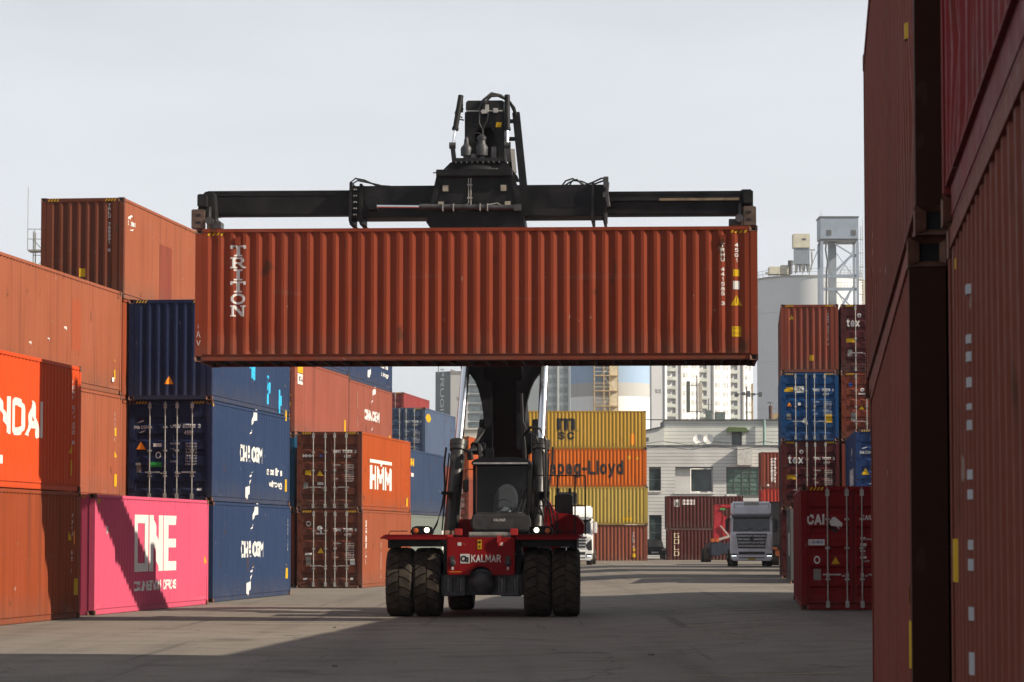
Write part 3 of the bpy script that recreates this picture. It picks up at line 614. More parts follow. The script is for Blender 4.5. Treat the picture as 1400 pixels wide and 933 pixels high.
# right-hand stacks
gr = 'containers stacked along the right side of the yard'
def rc(label, X, d, lev, mat, al=4.5, **k): return container(label, X, d, al, lev, mat, side='l', base=.16, group=gr, **k)
cR0 = rc('dark maroon container on the ground behind the crimson CAI one, lowest of its stack', 11.43, 127.1, 0, TEXM, near='door'); mark(cR0, 'N', rect(.3, .6, 1.9, 2.3), GREYP, 'number_plate')
cR1 = rc('maroon container lettered tex on its doors, below the royal blue one', 11.41, 127, 1, TEXM, near='door'); idmarks(cR1, ("TEMU", "880107", "3"))
mark(cR1, 'N', text2d("tex", .28, .92, 1.92, 2.28, .03), WHITE, 'lettering'); mark(cR1, 'N', disc(.84, 2.44, .09, .09, 12, .4), WHITE, 'logo'); mark(cR1, 'N', rect(.20, .62, 1.28, 1.48), YEL, 'label')
cR2 = rc('royal blue container with white and yellow stickers on its doors, third level at right', 11.39, 126.95, 2, RBLUE, near='door'); idmarks(cR2, ("BMOU", "480214", "5"))
mark(cR2, 'N', rect(.12, .52, 2.08, 2.28), YEL, 'label'); mark(cR2, 'N', many(rect(.58, .98, 2.04, 2.32), disc(.78, 1.56, .07), poly((.88, .8), (1.0, 1.0), (1.1, .85), (1.14, .7), (.98, .74))), WHITE, 'label'); mark(cR2, 'N', text2d("BX", .66, .90, 2.1, 2.25, .05), BLACKP, 'lettering')
mark(cR2, 'N', tri(.36, 1.55, .22), ORANGEP, 'warning_triangle'); mark(cR2, 'N', rect(.24, .44, .9, 1.15), GREYP, 'number_plate'); mark(cR2, 'N', rect(1.86, 2.16, .78, 1.12), YEL, 'label')
cR3 = rc('red-brown container with corrugated front end, topmost left of the right-hand stack', 11.41, 127, 3, RBR)
mark(cR3, 'N', tri(.46, 2.36, .22), YEL, 'warning_triangle'); mark(cR3, 'N', rect(1.2, 1.38, .5, .74), YEL, 'warning_plate'); mark(cR3, 'N', vert2d("TRHU 485110 4", 2.0, .07, 2.5, .105, .08), FADED, 'lettering')
lbs = ('brown container hidden low behind the blue right-hand one', 'brown container second level behind the blue right-hand one', 'brown container with closed doors below the topmost maroon tex one', 'maroon container with tex lettering on its doors, topmost beside the dark tall stack')
for k, (lb, mt) in enumerate(zip(lbs, (RBR, RBR, paint("brick_brown", (.155, .036, .02)), TEXM))):
    c8 = rc(lb, 13.95, 126.9, k, mt, near='door', detail=2 if k > 1 else 0)
    if k == 3: mark(c8, 'N', text2d("tex", .25, .80, 1.92, 2.28, .03), WHITE, 'lettering'); mark(c8, 'N', disc(.78, 2.42, .09, .09, 12, .4), WHITE, 'logo'); mark(c8, 'N', rect(.15, .58, 1.28, 1.46), YEL, 'label'); mark(c8, 'N', rect(.28, .48, .68, .98), GREYP, 'number_plate')
    if k == 2: mark(c8, 'N', many(disc(.88, 2.16, .09, .08, 10, .3), rect(.72, 1.02, 1.96, 2.02)), WHITE, 'logo'); mark(c8, 'N', tri(.85, 1.42, .22), YEL, 'warning_triangle'); mark(c8, 'N', rect(.4, .6, .85, 1.2), GREYP, 'number_plate'); mark(c8, 'N', rect(.32, .46, 2.32, 2.45), BLUEP, 'label')
rc('brown container hidden behind the crimson CAI one, under the blue one', 12.95, 113.1, 0, RBR, detail=0)
cS = rc('dark blue container with white side letters, second level behind the crimson CAI one', 12.95, 113, 1, paint("dark_royal_blue", (.015, .035, .105), .5, .5), near='door')
mark(cS, 'L', many(text2d("CMA CGM", 5.0, 9.0, .8, 1.5, .03), box2(SWOOSH, 6, 8, 1.8, 2.3), text2d("eco", 2.0, 4.6, .15, .5, .03)), WHITE, 'logo'); mark(cS, 'N', tri(.36, 1.3, .3), YEL, 'warning_triangle'); mark(cS, 'N', many(text2d("CMA CGM", .10, .58, 1.95, 2.07, .02), poly((.22, 2.14), (.42, 2.19), (.42, 2.23), (.30, 2.19)), rect(.1, .4, .2, .7)), WHITE, 'logo')
cT = rc('grey container seen edge-on along its shaded side, behind the crimson CAI one', 10.38, 112, 0, TGREY)
mark(cT, 'L', many(rect(6, 8.4, 1.0, 1.9), rect(3, 3.6, 2.2, 2.5)), WHITE, 'label')
cCA = rc('crimson red container with closed doors lettered CAI, on the ground at right', 6.75, 70.2, 0, CAIR, near='door')
def cai(u0, u1, v0, v1):
    return box2(many(rect(0,.09,.12,.88), rect(.06,.30,.82,1), rect(.06,.30,0,.18), rect(.24,.32,.62,.85), poly((.36,0),(.47,0),(.62,.75),(.62,1),(.53,1)), poly((.62,1),(.62,.6),(.68,.6),(.76,0),(.86,0),(.86,1)), rect(.92,1,0,1)), u0, u1, v0, v1)
mark(cCA, 'N', text2d('CAI', .14, .545, 1.98, 2.24, .045), WHITE, 'logo'); mark(cCA, 'N', poly((.66, 2.05), (.74, 2.17), (.80, 2.17), (.97, 2.02), (.95, 1.92), (.90, 1.97), (.89, 1.88), (.82, 1.95), (.70, 1.97)), WHITE, 'logo'); mark(cCA, 'N', poly((.64, 2.0), (.70, 1.95), (.9, 1.85), (.8, 1.82), (.66, 1.9)), BLACKP, 'logo')
mark(cCA, 'N', rect(.17, .55, 1.51, 1.65), WHITE, 'label'); mark(cCA, 'N', text2d("HMM", .20, .50, 1.545, 1.615, .04), BLUEP, 'lettering'); mark(cCA, 'N', disc(.37, 1.17, .075, .095, 16, .6), WHITE, 'label'); mark(cCA, 'N', tri(.80, 1.16, .20), YEL, 'warning_triangle'); mark(cCA, 'N', rect(.29, .46, .70, .96), GREYP, 'number_plate')
idmarks(cCA, ("CAIU", "739410", "2"), u=1.40)
mark(cCA, 'N', many(rect(1.38, 1.50, 1.66, 1.70), rect(1.38, 1.52, 1.5, 1.56), rect(1.38, 1.5, 1.36, 1.4), rect(1.38, 1.52, 1.2, 1.26)), WHITE, 'lettering')
# near right columns
gn = 'tall container stacks at the near right edge'
def nc(label, X, d, lev, mat, al, **k): return container(label, X, d, al, lev, mat, side='l', base=.10, group=gn, **k)
n1 = nc('chestnut brown container on the ground in the second near column at right', 1.545, 11.65, 0, NEARB, 6.1, end=GAPSHADE)
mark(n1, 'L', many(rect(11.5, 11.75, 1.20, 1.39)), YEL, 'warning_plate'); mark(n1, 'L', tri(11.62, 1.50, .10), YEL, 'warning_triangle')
n2 = nc('long chestnut brown container stacked on top, second near column at right, edge against the sky', 1.567, 11.6, 1, NEARB, 5.9, L=13.716, end=GAPSHADE)
mark(n2, 'L', rect(12.1, 12.35, 1.0, 1.07), YEL, 'label')
n3 = container('brown container nearest to camera at right edge with a column of small white labels', 1.66-12.192*math.sin(R_(5.9)), 11.4-12.192*math.cos(R_(5.9)), 5.9, 0, paint("cocoa_brown", (.155, .040, .024)), side='l', base=.10, group=gn)
lab = [(398, .022), (466, .02), (490, .022), (525, .022), (558, .014), (583, .022), (650, .022), (677, .022), (745, .022), (772, .026), (838, .03), (905, .05)]
mark(n3, 'L', many(*[rect(1.24, 1.42, 1.72+(737-py)/406-h*.75, 1.72+(737-py)/406+h*.75) for py, h in lab]), FADED2, 'label')
mark(n3, 'L', many(rect(.05, .33, 1.56, 1.72), rect(.3, .42, 2.72, 2.76)), YEL, 'label')
n4 = container('dark red container overhead at the upper right corner, stacked on the nearest brown one', 1.64-12.192*math.sin(R_(5.9)), 11.4-12.192*math.cos(R_(5.9)), 5.9, 1, NEARR, side='l', base=.10, group=gn)
# stacks further right, beyond the picture's edge, whose shade lies across the yard
gu = 'container stacks standing beyond the right edge whose shade falls across the yard'
for X, d, n_ in ((4.5, 5.2, 3), (5.6, 18.2, 4), (6.9, 30.7, 4), (8.2, 43.0, 3), (9.2, 55.28, 3), (10.3, 67.55, 3), (11.3, 79.8, 3), (15.2, 152, 4), (17.0, 172, 4)):  # nearest stack is unseen, added to block a stray patch of sun
    for k in range(n_):
        container('brown container in a tall stack beyond the right edge of the view', X+.03*k, d, 4.5, k, RBR if k % 2 else TERRA, side='l', base=.16, group=gu, detail=0, hz=False)

# ------------------------------------------------------------------ lifted container
cX = container('oxide brown container lettered TRITON, lifted broadside in the air by the reach stacker', 0, 0, 0, 0, BROWN, side='c', z=5.66, rz=R_(-93), hz=False)
rr = cX['root']; d0 = Vector((math.cos(R_(-3)), math.sin(R_(-3)), 0)); fwd = Vector((-math.sin(R_(3)), -math.cos(R_(3)), 0))
cen = Vector((-.80, 64.6, 0))-fwd*W/2-d0*12.192/2
rr.location = (cen.x, cen.y, 5.66)
for i, ch in enumerate("TRITON"):
    wd = .17 if ch != 'I' else .17
    mark(cX, 'R', box2(SLAB[ch], .94-wd, .94+wd, 2.285-i*.262, 2.285-i*.262+.24), WHITE, 'lettering')
mark(cX, 'R', vert2d("TRHU 441585 3", 11.44, .085, 2.52, .105, .082, .02), WHITE, 'lettering')
mark(cX, 'R', vert2d("45G1", 11.74, .085, 2.52, .11, .085, .02), WHITE, 'lettering')
mark(cX, 'R', rect(11.66, 11.80, 1.80, 1.95), YEL, 'label'); mark(cX, 'R', rect(11.66, 11.80, 1.52, 1.70), WHITE, 'label'); mark(cX, 'R', tri(11.73, 1.28, .26), YEL, 'warning_triangle')
mark(cX, 'R', rect(11.63, 11.83, .50, .72), YEL, 'warning_plate'); mark(cX, 'R', many(text2d("CAUTION", 11.65, 11.81, .66, .70, .02), text2d("9' 6\" HIGH", 11.65, 11.81, .54, .60, .02)), BLACKP, 'lettering')
mark(cX, 'R', text2d("!", 11.72, 11.74, 1.22, 1.36, .03), BLACKP, 'lettering')
for u0 in (.26, 11.60): mark(cX, 'R', many(*[poly((u0+i*.095, 2.74), (u0+.05+i*.095, 2.74), (u0+.09+i*.095, 2.80), (u0+.04+i*.095, 2.80)) for i in range(4)]), YEL, 'hazard_stripes')
mark(cX, 'RF', many(rect(.075, .085, .72, .80), poly((.04, .52), (.055, .52), (.085, .66), (.075, .66)), poly((.115, .52), (.13, .52), (.085, .66), (.075, .66)), rect(.055, .11, .565, .575), poly((.04, .46), (.055, .46), (.09, .36), (.08, .34)), poly((.12, .46), (.135, .46), (.09, .34), (.08, .36))), FADED, 'chalk_marks')
for u in (.93, 11.45): MB().box(W/2-.012, W/2+.012, u-.06, u+.06, 2.52, 2.70).build('vent', BROWN, rr)
for i in range(30):
    y = .35+i*.396; MB().box(-W/2+.06, W/2-.06, -.02, .02, .02, .118).build('cross_member', UNDER, rr, key='xmem', loc=(0, y, 0))

# ------------------------------------------------------------------ reach stacker
RS = thing('reach_stacker', 'red and black reach stacker lettered KALMAR, holding the brown container high', 'reach stacker', (-.63, 70.9, 0), R_(-3))
def rs(name, mb, mat, parent=None, **k): return mb.build(name, mat, parent or RS, **k)
# wheels
def tyre(Rr=.815, wd=.62, lugs=22):
    m = MB(); h = wd/2
    prof = [(-h+.02, .44), (-h, .56), (-h+.01, .70), (-h+.05, .725), (-h+.14, .738), (0, .745), (h-.14, .738), (h-.05, .725), (h-.01, .70), (h, .56), (h-.02, .44)]
    m.lathe(prof, (0,0,0), (1,0,0), 44, caps=False)
    for sd in (-1, 1):
        for i in range(lugs):
            q0 = 2*math.pi*(i+(.5 if sd > 0 else 0))/lugs; dq = 2*math.pi/lugs*.43; sl = .15
            st = []
            for x, r0, r1, qq in ((.012, .750, .812, 0), (.14, .745, .812, .3), (h-.05, .72, .794, 1), (h+.004, .64, .735, 1.15)):
                for q in (q0-dq+sl*qq, q0+dq+sl*qq):
                    for r in (r0, r1): st.append((sd*x, r*math.cos(q), r*math.sin(q)))
            fs = []
            for j in range(3):
                a = j*4; b = a+4; fs += [(a, a+1, b+1, b), (a+1, a+3, b+3, b+1), (a+3, a+2, b+2, b+3), (a+2, a, b, b+2)]
            fs += [(0, 2, 3, 1), (12, 13, 15, 14)]
            m.add(st, fs)
    return m
TY = tyre()
def rim():
    m = MB(); m.lathe([(-.24, .445), (-.20, .40), (-.05, .36), (.05, .36), (.20, .40), (.24, .445)], (0,0,0), (1,0,0), 28, caps=False)
    m.lathe([(-.02, .37), (.02, .37)], (0,0,0), (1,0,0), 28); m.lathe([(-.16, .14), (.16, .14)], (0,0,0), (1,0,0), 14)
    for i in range(10):
        q = 2*math.pi*i/10; m.cyl((-.05, .25*math.cos(q), .25*math.sin(q)), (.05, .25*math.cos(q), .25*math.sin(q)), .02, n=6)
    return m
RI = rim()
RUBBER2 = RUBBER
RIMM = plain("wheel_rim_red", (.22, .012, .014), .5, var=.4)
for x, y in ((-1.98, 0), (-1.33, 0), (1.25, 0), (1.91, 0), (-.98, 6.1), (1.02, 6.1)):
    wl = rs('wheel', RI, RIMM, key='rsrim', loc=(x, y, .805)); wl.rotation_euler = (random.random()*3, 0, 0)
    TY.build('tyre', RUBBER, wl, smooth=35, key='rstyre')
# axle and hub
m = MB().box(-1.0, .95, -.28, .28, .50, 1.02)
for s in (-1, 1):
    a, b = sorted((s*.42-.05, s*.95-.05)); m.box(a, b, -.55, -.28, .48, .98)
rs('front_axle', m, DARKGREY, bevel=.03)
rs('axle_hub', MB().lathe([(0, .30), (.10, .30), (.16, .25), (.20, .17), (.22, .05)], (-.05, -.50, .82), (0, -1, 0), 28), DARKGREY, smooth=30)
for s in (-1, 1):
    m = MB(); cx_ = -.05+s*.63
    for dx in (-.21, -.09, .09, .21): m.box(cx_+dx-.035, cx_+dx+.035, -.72, -.56, .56, .95)
    m.box(cx_-.25, cx_+.25, -.70, -.56, .90, .99); m.box(cx_-.25, cx_+.25, -.70, -.56, .50, .60); m.box(cx_-.25, cx_+.25, -.60, -.56, .5, .98)
    br = rs('axle_bracket', m, DARKGREY, bevel=.012)
    MB().cyl((cx_-.15, -.66, .60), (cx_-.15, -.66, .92), .022, n=8).cyl((cx_+.15, -.66, .60), (cx_+.15, -.66, .92), .022, n=8).build('bolt', GALV, br)
# chassis
rs('chassis', MB().box(-.80, .78, .3, 7.6, .62, 1.35).box(-1.9, 1.9, 1.0, 5.0, .75, 1.45).box(-1.15, 1.15, 5.2, 6.9, .55, .78), BLACK, bevel=.02)
arc = [(.30*math.cos(q)-.05, .86+.32*math.sin(q)) for q in [math.pi*k/10 for k in range(10, -1, -1)]]
plate = [(-.84, 1.86), (-.84, 1.02), (-.80, .98), (-.36, .98)]+arc[1:-1]+[(.26, .98), (.70, .98), (.74, 1.02), (.74, 1.86)]
fp = rs('front_plate', MB().prism(plate, 'y', -.86, -.80), MRED, bevel=.008)
def flat(name, shape, mat, y, parent, ox=0):
    vs, fs = shape; return MB().add([(x+ox, y, z) for x, z in vs], fs).build(name, mat, parent)
flat('lettering', text2d("KALMAR", -.28, .42, 1.27, 1.46, .03), WHITE, -.866, fp)
flat('logo', rect(-.53, -.31, 1.25, 1.47), WHITE, -.866, fp); flat('logo', many(disc(-.45, 1.36, .075, .075, 14, .55), disc(-.38, 1.34, .05, .06, 12, .4), rect(-.36, -.34, 1.27, 1.40)), BLACKP, -.870, fp)
flat('warning_plate', rect(-.13, -.03, 1.58, 1.80), YEL, -.866, fp); flat('warning_plate', many(rect(-.11, -.05, 1.72, 1.77), tri(-.08, 1.65, .06)), BLACKP, -.870, fp)
for x in (-.55, .42): flat('reflector', rect(x-.045, x+.045, 1.66, 1.74), WHITE, -.866, fp)
for x in (-.71, .58):
    MB().lathe([(0, .075), (.06, .065), (.075, .03)], (x, -.86, 1.26), (0, -1, 0), 14).box(x-.05, x+.05, -.875, -.86, 1.2, 1.42).build('tie_down_eye', DARKGREY, fp, smooth=30)
    flat('reflector', rect(x-.025, x+.025, 1.10, 1.17), WHITE, -.866, fp)
flat('warning_plate', rect(-.79, -.50, 1.045, 1.06), ORANGEP, -.866, fp)
MB().box(.33, .42, -.93, -.86, 1.73, 1.90).cyl((.375, -.9, 1.66), (.375, -.9, 1.75), .03, n=8).build('tow_pin', MREDB, fp)
# fenders
for s in (-1, 1):
    a, b = sorted((s*.80, s*2.26)); x0, x1 = a-.03, b-.03
    f = rs('fender', MB().box(x0, x1, -1.0, 1.0, 1.86, 1.92).prism([(-1.0, 1.92), (-1.0, 1.80), (-.97, 1.80), (-.90, 1.86)], 'x', x0+.02, x1-.02), MRED, bevel=.01)
    q = x0 if s < 0 else x1
    MB().prism([(q, 1.915), (q-.0, 1.86), (q+s*.10, 1.82), (q+s*.10, 1.85)], 'y', -1.0, 1.0).build('fender_lip', MRED, f)
    MB().box(min(q-.22*s, q-.05*s), max(q-.22*s, q-.05*s), -.7, .9, 1.60, 1.858).box(x0+.12, x1-.12, -.82, .95, 1.64, 1.858).build('fender_liner', BLACK, f)
    # lamp pod
    cx_ = s*1.40-.03
    pd = rs('lamp_pod', MB().prism([(cx_-.27, 1.92), (cx_+.27, 1.92), (cx_+.25, 2.06), (cx_+.18, 2.12), (cx_-.18, 2.12), (cx_-.25, 2.06)], 'y', -.92, -.55), BLACK, bevel=.03)
    MB().lathe([(0, .062), (.02, .058), (.03, .03)], (cx_-s*.12 if s > 0 else cx_+.12, -.92, 2.025), (0, -1, 0), 18).build('headlight', lamp_mat("headlamp", (1, .90, .62), 2.2), pd)
    xo = cx_+s*.14
    MB().lathe([(0, .065), (.02, .06), (.03, .03)], (xo, -.92, 2.01), (0, -1, 0), 14).build('turn_signal', plain("amber_lens", (.45, .10, .02), .25, var=.1), pd)
    rs('fender_rail', MB().tube([(x0+.08 if s < 0 else x1-.08, -.9, 1.92), (x0+.12 if s < 0 else x1-.12, -.9, 2.0), (cx_+s*.33, -.9, 2.0)], .012), BLACK)
# top trim of chassis front: grille, small lamps, red pods
m = MB()
for i in range(17): m.box(-.30+i*.056, -.262+i*.056, -.84, -.74, 1.90, 1.965)
m.box(-.34, .64, -.72, -.66, 1.86, 1.98); rs('step_mesh', m, GALV)
for x in (-.58, .72): rs('marker_lamp', MB().box(x-.085, x+.085, -.86, -.68, 1.90, 2.06), MREDB, bevel=.015)
rs('marker_lamp', MB().box(-.90, -.78, -.86, -.72, 1.90, 2.02).box(-.74, -.66, -.86, -.72, 1.90, 2.02), plain("amber_grey_lens", (.30, .20, .15), .4), bevel=.02)
# cab
CABG = glass("cab_glass", (.012, .013, .015), .05, .5)
cy = 1.75; cw = .66; CX = Vector((.27, 0, 0))
cab = rs('cab', MB().box(-cw-.02, -cw+.05, cy, cy+.1, 2.02, 3.60).box(cw-.05, cw+.02, cy, cy+.1, 2.02, 3.60).box(-cw-.02, -cw+.06, cy+1.5, cy+1.6, 2.0, 3.6).box(cw-.06, cw+.02, cy+1.5, cy+1.6, 2.0, 3.6)
   .box(-cw, cw, cy+1.52, cy+1.58, 2.0, 2.35).box(-cw-.02, cw+.02, cy+.02, cy+1.62, 1.90, 2.04).box(-cw-.01, -cw+.03, cy+.1, cy+1.5, 2.04, 2.5).box(cw-.03, cw+.01, cy+.1, cy+1.5, 2.04, 2.5), BLACK, bevel=.012)
cp = [(-cw-.06, 3.60), (-cw-.03, 3.72), (-.4, 3.80), (.4, 3.80), (cw+.03, 3.72), (cw+.06, 3.60)]
MB().prism(cp, 'y', cy-.12, cy+1.68).build('roof', BLACK, cab, bevel=.03)
MB().box(-cw, cw, cy-.125, cy-.10, 3.625, 3.665).build('sun_visor', plain("pale_visor", (.35, .36, .38), .4), cab)
MB().prism([(cy-.05, 2.42), (cy+.05, 3.60), (cy+.06, 3.60), (cy-.04, 2.42)], 'x', -cw+.05, cw-.05).build('windscreen', CABG, cab)
dp = [(-cw-.06, 2.06), (-cw+.06, 2.00), (cw-.06, 2.00), (cw+.06, 2.06), (cw+.06, 2.34), (cw-.02, 2.44), (-cw+.02, 2.44), (-cw-.06, 2.34)]
MB().box(-cw, cw, cy+1.44, cy+1.50, 2.05, 3.6).build('rear_wall', INSIDE, cab)
ds = MB().prism(dp, 'y', cy-.20, cy+.30).build('dash_panel', DARKGREY, cab, bevel=.05)
flat('lettering', text2d("KALMAR", -.16, .12, 2.24, 2.31, .02), WHITE, cy-.206, cab)
sp = [(-.24, 2.40), (.38, 2.40), (.38, 2.75), (.35, 2.95), (.26, 3.10), (.13, 3.16), (.01, 3.14), (-.10, 3.06), (-.19, 2.90), (-.23, 2.70)]
MB().prism(sp, 'y', cy+.75, cy+.92).build('rear_window_arch', plain("window_light_blue_grey", (.26, .30, .34), .7, var=.15), cab, bevel=.05)  # blue-grey arch: light through the rear window put into its colour
random.seed(3); m = MB(); vs = []
for i in range(40): vs.append((random.gauss(.04, .09), cy+.34+random.random()*.2, 2.42+abs(random.gauss(0, .055))))
bm = bmesh.new(); [bm.verts.new(v) for v in vs]; bmesh.ops.convex_hull(bm, input=bm.verts[:]); bmesh.ops.delete(bm, geom=[v for v in bm.verts if not v.link_faces], context='VERTS')
me = bpy.data.meshes.new("dash_cover"); bm.to_mesh(me); bm.free(); me.materials.append(plain("crumpled_plastic", (.42, .50, .58), .35, var=.3)); link('dash_cover', me, cab)
MB().box(-cw+.08, cw-.06, cy+.02, cy+.28, 2.44, 2.47).build('dash_top', plain("pale_dash", (.42, .45, .42), .6), cab)
MB().bar((.42, cy-.1, 2.45), (.62, cy-.02, 3.1), .018).bar((.52, cy-.1, 2.45), (.66, cy-.03, 2.95), .018).bar((.25, cy-.1, 2.45), (.40, cy-.05, 2.7), .018).build('wiper', HOSE, cab)
MB().lathe([(0, .19), (.03, .19)], (.05, cy+.42, 2.62), (0, -.8, .6), 20, caps=False).build('steering_wheel', BLACK, cab)
for s in (-1, 1):
    mr = MB().tube([(s*cw, cy, 3.5), (s*(cw+.18), cy-.1, 3.5), (s*(cw+.18), cy-.1, 3.2)], .015).build('mirror_arm', BLACK, cab)
    MB().box(s*(cw+.18)-.07, s*(cw+.18)+.07, cy-.14, cy-.09, 2.95, 3.25).build('mirror', BLACK, mr, bevel=.02)
cab.location = CX
rs('work_lamp', MB().box(-.97, -.85, cy, cy+.12, 3.72, 3.86).bar((-.91, cy+.06, 3.55), (-.91, cy+.06, 3.72), .03), DARKGREY, bevel=.02)
# engine hood and rear bodies
hd = rs('engine_hood', MB().prism([(1.05, 1.90), (2.22, 1.90), (2.24, 2.15), (2.12, 2.36), (1.9, 2.44), (1.50, 2.46), (1.34, 2.75), (1.18, 3.15), (1.05, 3.2)], 'y', 3.2, 5.2), MRED, bevel=.06)
rs('side_tank', MB().box(-.92, -.30, 2.6, 4.8, 1.45, 2.30), MRED, bevel=.06)
rs('rear_panel', MB().box(-.95, -.84, -.5, .6, 1.0, 1.85).box(.75, .86, -.5, .6, 1.0, 1.85), BLACK); rs('counterweight', MB().box(-1.5, 1.5, 6.9, 8.3, .7, 2.0), MRED, bevel=.08)
ex = rs('air_cleaner', MB().box(1.50, 1.94, 3.6, 4.2, 2.40, 2.92).box(1.54, 1.60, 3.6, 4.2, 2.92, 3.1).box(1.84, 1.90, 3.6, 4.2, 2.92, 3.1), BLACK, bevel=.03)
m = MB()
for x in (1.62, 2.05): m.bar((x, 2.2, 1.92), (x, 2.2, 3.36), .035)
for z in (2.62, 3.36): m.bar((1.05, 2.2, z), (2.30, 2.2, z), .03)
m.bar((2.30, 2.2, 1.92), (2.30, 2.2, 3.36), .035); rs('handrail', m, BLACK)
rs('handrail', MB().tube([(1.12, 1.6, 2.3), (1.2, 1.6, 2.75), (1.36, 1.6, 2.82), (1.5, 1.6, 2.6), (1.62, 1.6, 2.1), (1.75, 1.6, 1.95)], .02), BLACK)
# rear tower carrying the boom pivot
rs('boom_tower', MB().prism([(5.0, 1.2), (7.8, 1.2), (7.4, 4.9), (6.4, 4.9)], 'x', -.55, -.38).prism([(5.0, 1.2), (7.8, 1.2), (7.4, 4.9), (6.4, 4.9)], 'x', .82, .99), BLACK, bevel=.02)
rs('boom_pivot', MB().cyl((-.62, 6.9, 4.45), (1.06, 6.9, 4.45), .14), DARKGREY)
# boom
pv = Vector((.22, 7.3, 4.25)); hdp = Vector((.24, -4.15, 11.1)); dr_ = (hdp-pv).normalized()
ax_ = dr_.cross(Vector((0,0,1))).normalized(); upb = ax_.cross(dr_).normalized()
t1 = (hdp-pv).length
bo = rs('boom', MB().bar(pv, pv+dr_*(t1*.62), .94, 1.12), BLACK, bevel=.03)
bi = rs('boom_extension', MB().bar(pv+dr_*(t1*.60), pv+dr_*(t1-.7), .80, .86), BLACK2, bevel=.02)
MB().bar(pv+dr_*(t1*.615), pv+dr_*(t1*.635), 1.06, 1.2).build('boom_collar', BLACK, bo, bevel=.02)
bx = MB()
for zz in (-.3, .3): bx.bar(pv+dr_*2+upb*.58+ax_*zz, pv+dr_*(t1*.62)+upb*.58+ax_*zz, .06)
bx.build('hose_rail', BLACK, bo)
# gussets carrying the cylinder tops
for s in (-1, 1):
    c0 = .24; pts = [(c0+s*.30, 7.2), (c0+s*1.14, 7.2), (c0+s*1.08, 6.02), (c0+s*.86, 5.92), (c0+s*.74, 5.76), (c0+s*.65, 5.55), (c0+s*.57, 5.25), (c0+s*.52, 4.9), (c0+s*.50, 4.05), (c0+s*.30, 4.05)]
    MB().prism(pts, 'y', 3.7, 4.2).build('cylinder_bracket', BLACK, bo, bevel=.02)
# lift cylinders
CYL = plain("grey_cylinder_barrel", (.045, .045, .044), .33, .35, .5, var=.15)
for b0, t0 in (((-1.0, 2.2, 1.75), (-.67, 3.9, 6.75)), ((1.10, 2.2, 1.75), (1.28, 3.9, 6.75))):
    b0 = Vector(b0); t0 = Vector(t0); dd = (t0-b0).normalized(); k = 2.52
    cyl = rs('lift_cylinder', MB().lathe([(0, .175), (k-.16, .175), (k-.15, .215), (k-.05, .215), (k-.04, .225), (k+.10, .225), (k+.11, .20), (k+.12, .11)], b0, dd, 26), CYL, smooth=35)
    MB().cyl(b0+dd*(k+.1), t0, .108, n=24).build('piston_rod', CHROME, cyl, smooth=35)
    MB().lathe([(0, .13), (.3, .13)], t0-Vector((.15, 0, 0)), (1, 0, 0), 14).build('rod_eye', BLACK, cyl)
    s = -1 if b0.x < 0 else 1
    o = Vector((s*.24, -.02, 0))
    hz_ = MB().tube([b0+o*1.25+dd*2.45, b0+o*1.3+dd*2.0, b0+o*1.0+dd*1.4, b0+o*1.1+dd*.9, b0+o*1.5+dd*.45, b0+o*2.2+dd*.05], .025).tube([b0+o*.9+dd*2.3, b0+o*.9+dd*.3], .018)
    hz_.build('hydraulic_hose', HOSE, cyl, smooth=60)
    MB().box(*(sorted((b0.x+s*.02+dd.x*1.2, b0.x+s*.28+dd.x*1.2))), b0.y-.1, b0.y+.5, b0.z+1.15, b0.z+1.22).build('hose_clamp', BLACK, cyl)
for pts, r in (([(.72, 2.9, 4.3), (.95, 2.6, 4.55), (1.2, 2.3, 4.5), (1.34, 2.1, 4.2), (1.36, 2.1, 3.6), (1.32, 2.1, 2.6)], .035), ([(.66, 3.0, 4.9), (.85, 2.8, 4.45), (1.12, 2.4, 4.3), (1.28, 2.2, 3.9), (1.3, 2.2, 3.0)], .03), ([(-.25, 2.9, 3.85), (-.4, 2.9, 4.15), (-.3, 3.2, 4.5)], .10), ([(-.52, 2.6, 3.75), (-.55, 2.6, 3.95), (-.42, 2.7, 4.05)], .08), ([(.70, 3.1, 5.4), (.74, 2.9, 4.6), (.8, 2.8, 4.0), (.82, 2.6, 3.3)], .04)):
    rs('hydraulic_hose', MB().tube(pts, r), HOSE, smooth=60)
rs('valve_block', MB().box(-.55, -.2, 3.0, 3.5, 3.9, 4.2), BLACK, bevel=.03); rs('valve_block', MB().box(.7, .95, 3.0, 3.4, 3.9, 4.5), BLACK, bevel=.03); rs('valve_block', MB().box(-.19, .02, 2.8, 3.2, 3.8, 4.05), BLACK, bevel=.03)

# boom head
HY = -4.6                     # spreader centre line
hx = .27
ZL = (0, 0, .11)
hd_ = rs('boom_head', MB().box(hx-.44, hx-.22, HY-.22, HY+.55, 10.02, 11.10).box(hx+.22, hx+.44, HY-.22, HY+.55, 10.02, 11.10)
   .box(hx-.44, hx+.44, HY-.20, HY+.75, 10.82, 11.20).prism([(HY-.20, 11.20), (HY-.10, 11.44), (HY+.9, 11.55), (HY+.9, 11.2)], 'x', hx-.42, hx+.42).box(hx-.25, hx+.25, HY+.4, HY+.6, 10.0, 10.9), BLACK2, bevel=.03, loc=ZL)
fr = [(hx-.23, 10.83), (hx-.23, 10.66), (hx-.15, 10.82)]; MB().prism(fr, 'y', HY-.215, HY-.1).prism([(hx+.23, 10.83), (hx+.15, 10.82), (hx+.23, 10.66)], 'y', HY-.215, HY-.1).build('gusset', BLACK2, hd_)
flat('warning_plate', poly((hx+.25, 10.82), (hx+.37, 10.82), (hx+.39, 10.93), (hx+.27, 10.93)), YEL, HY-.232, hd_)
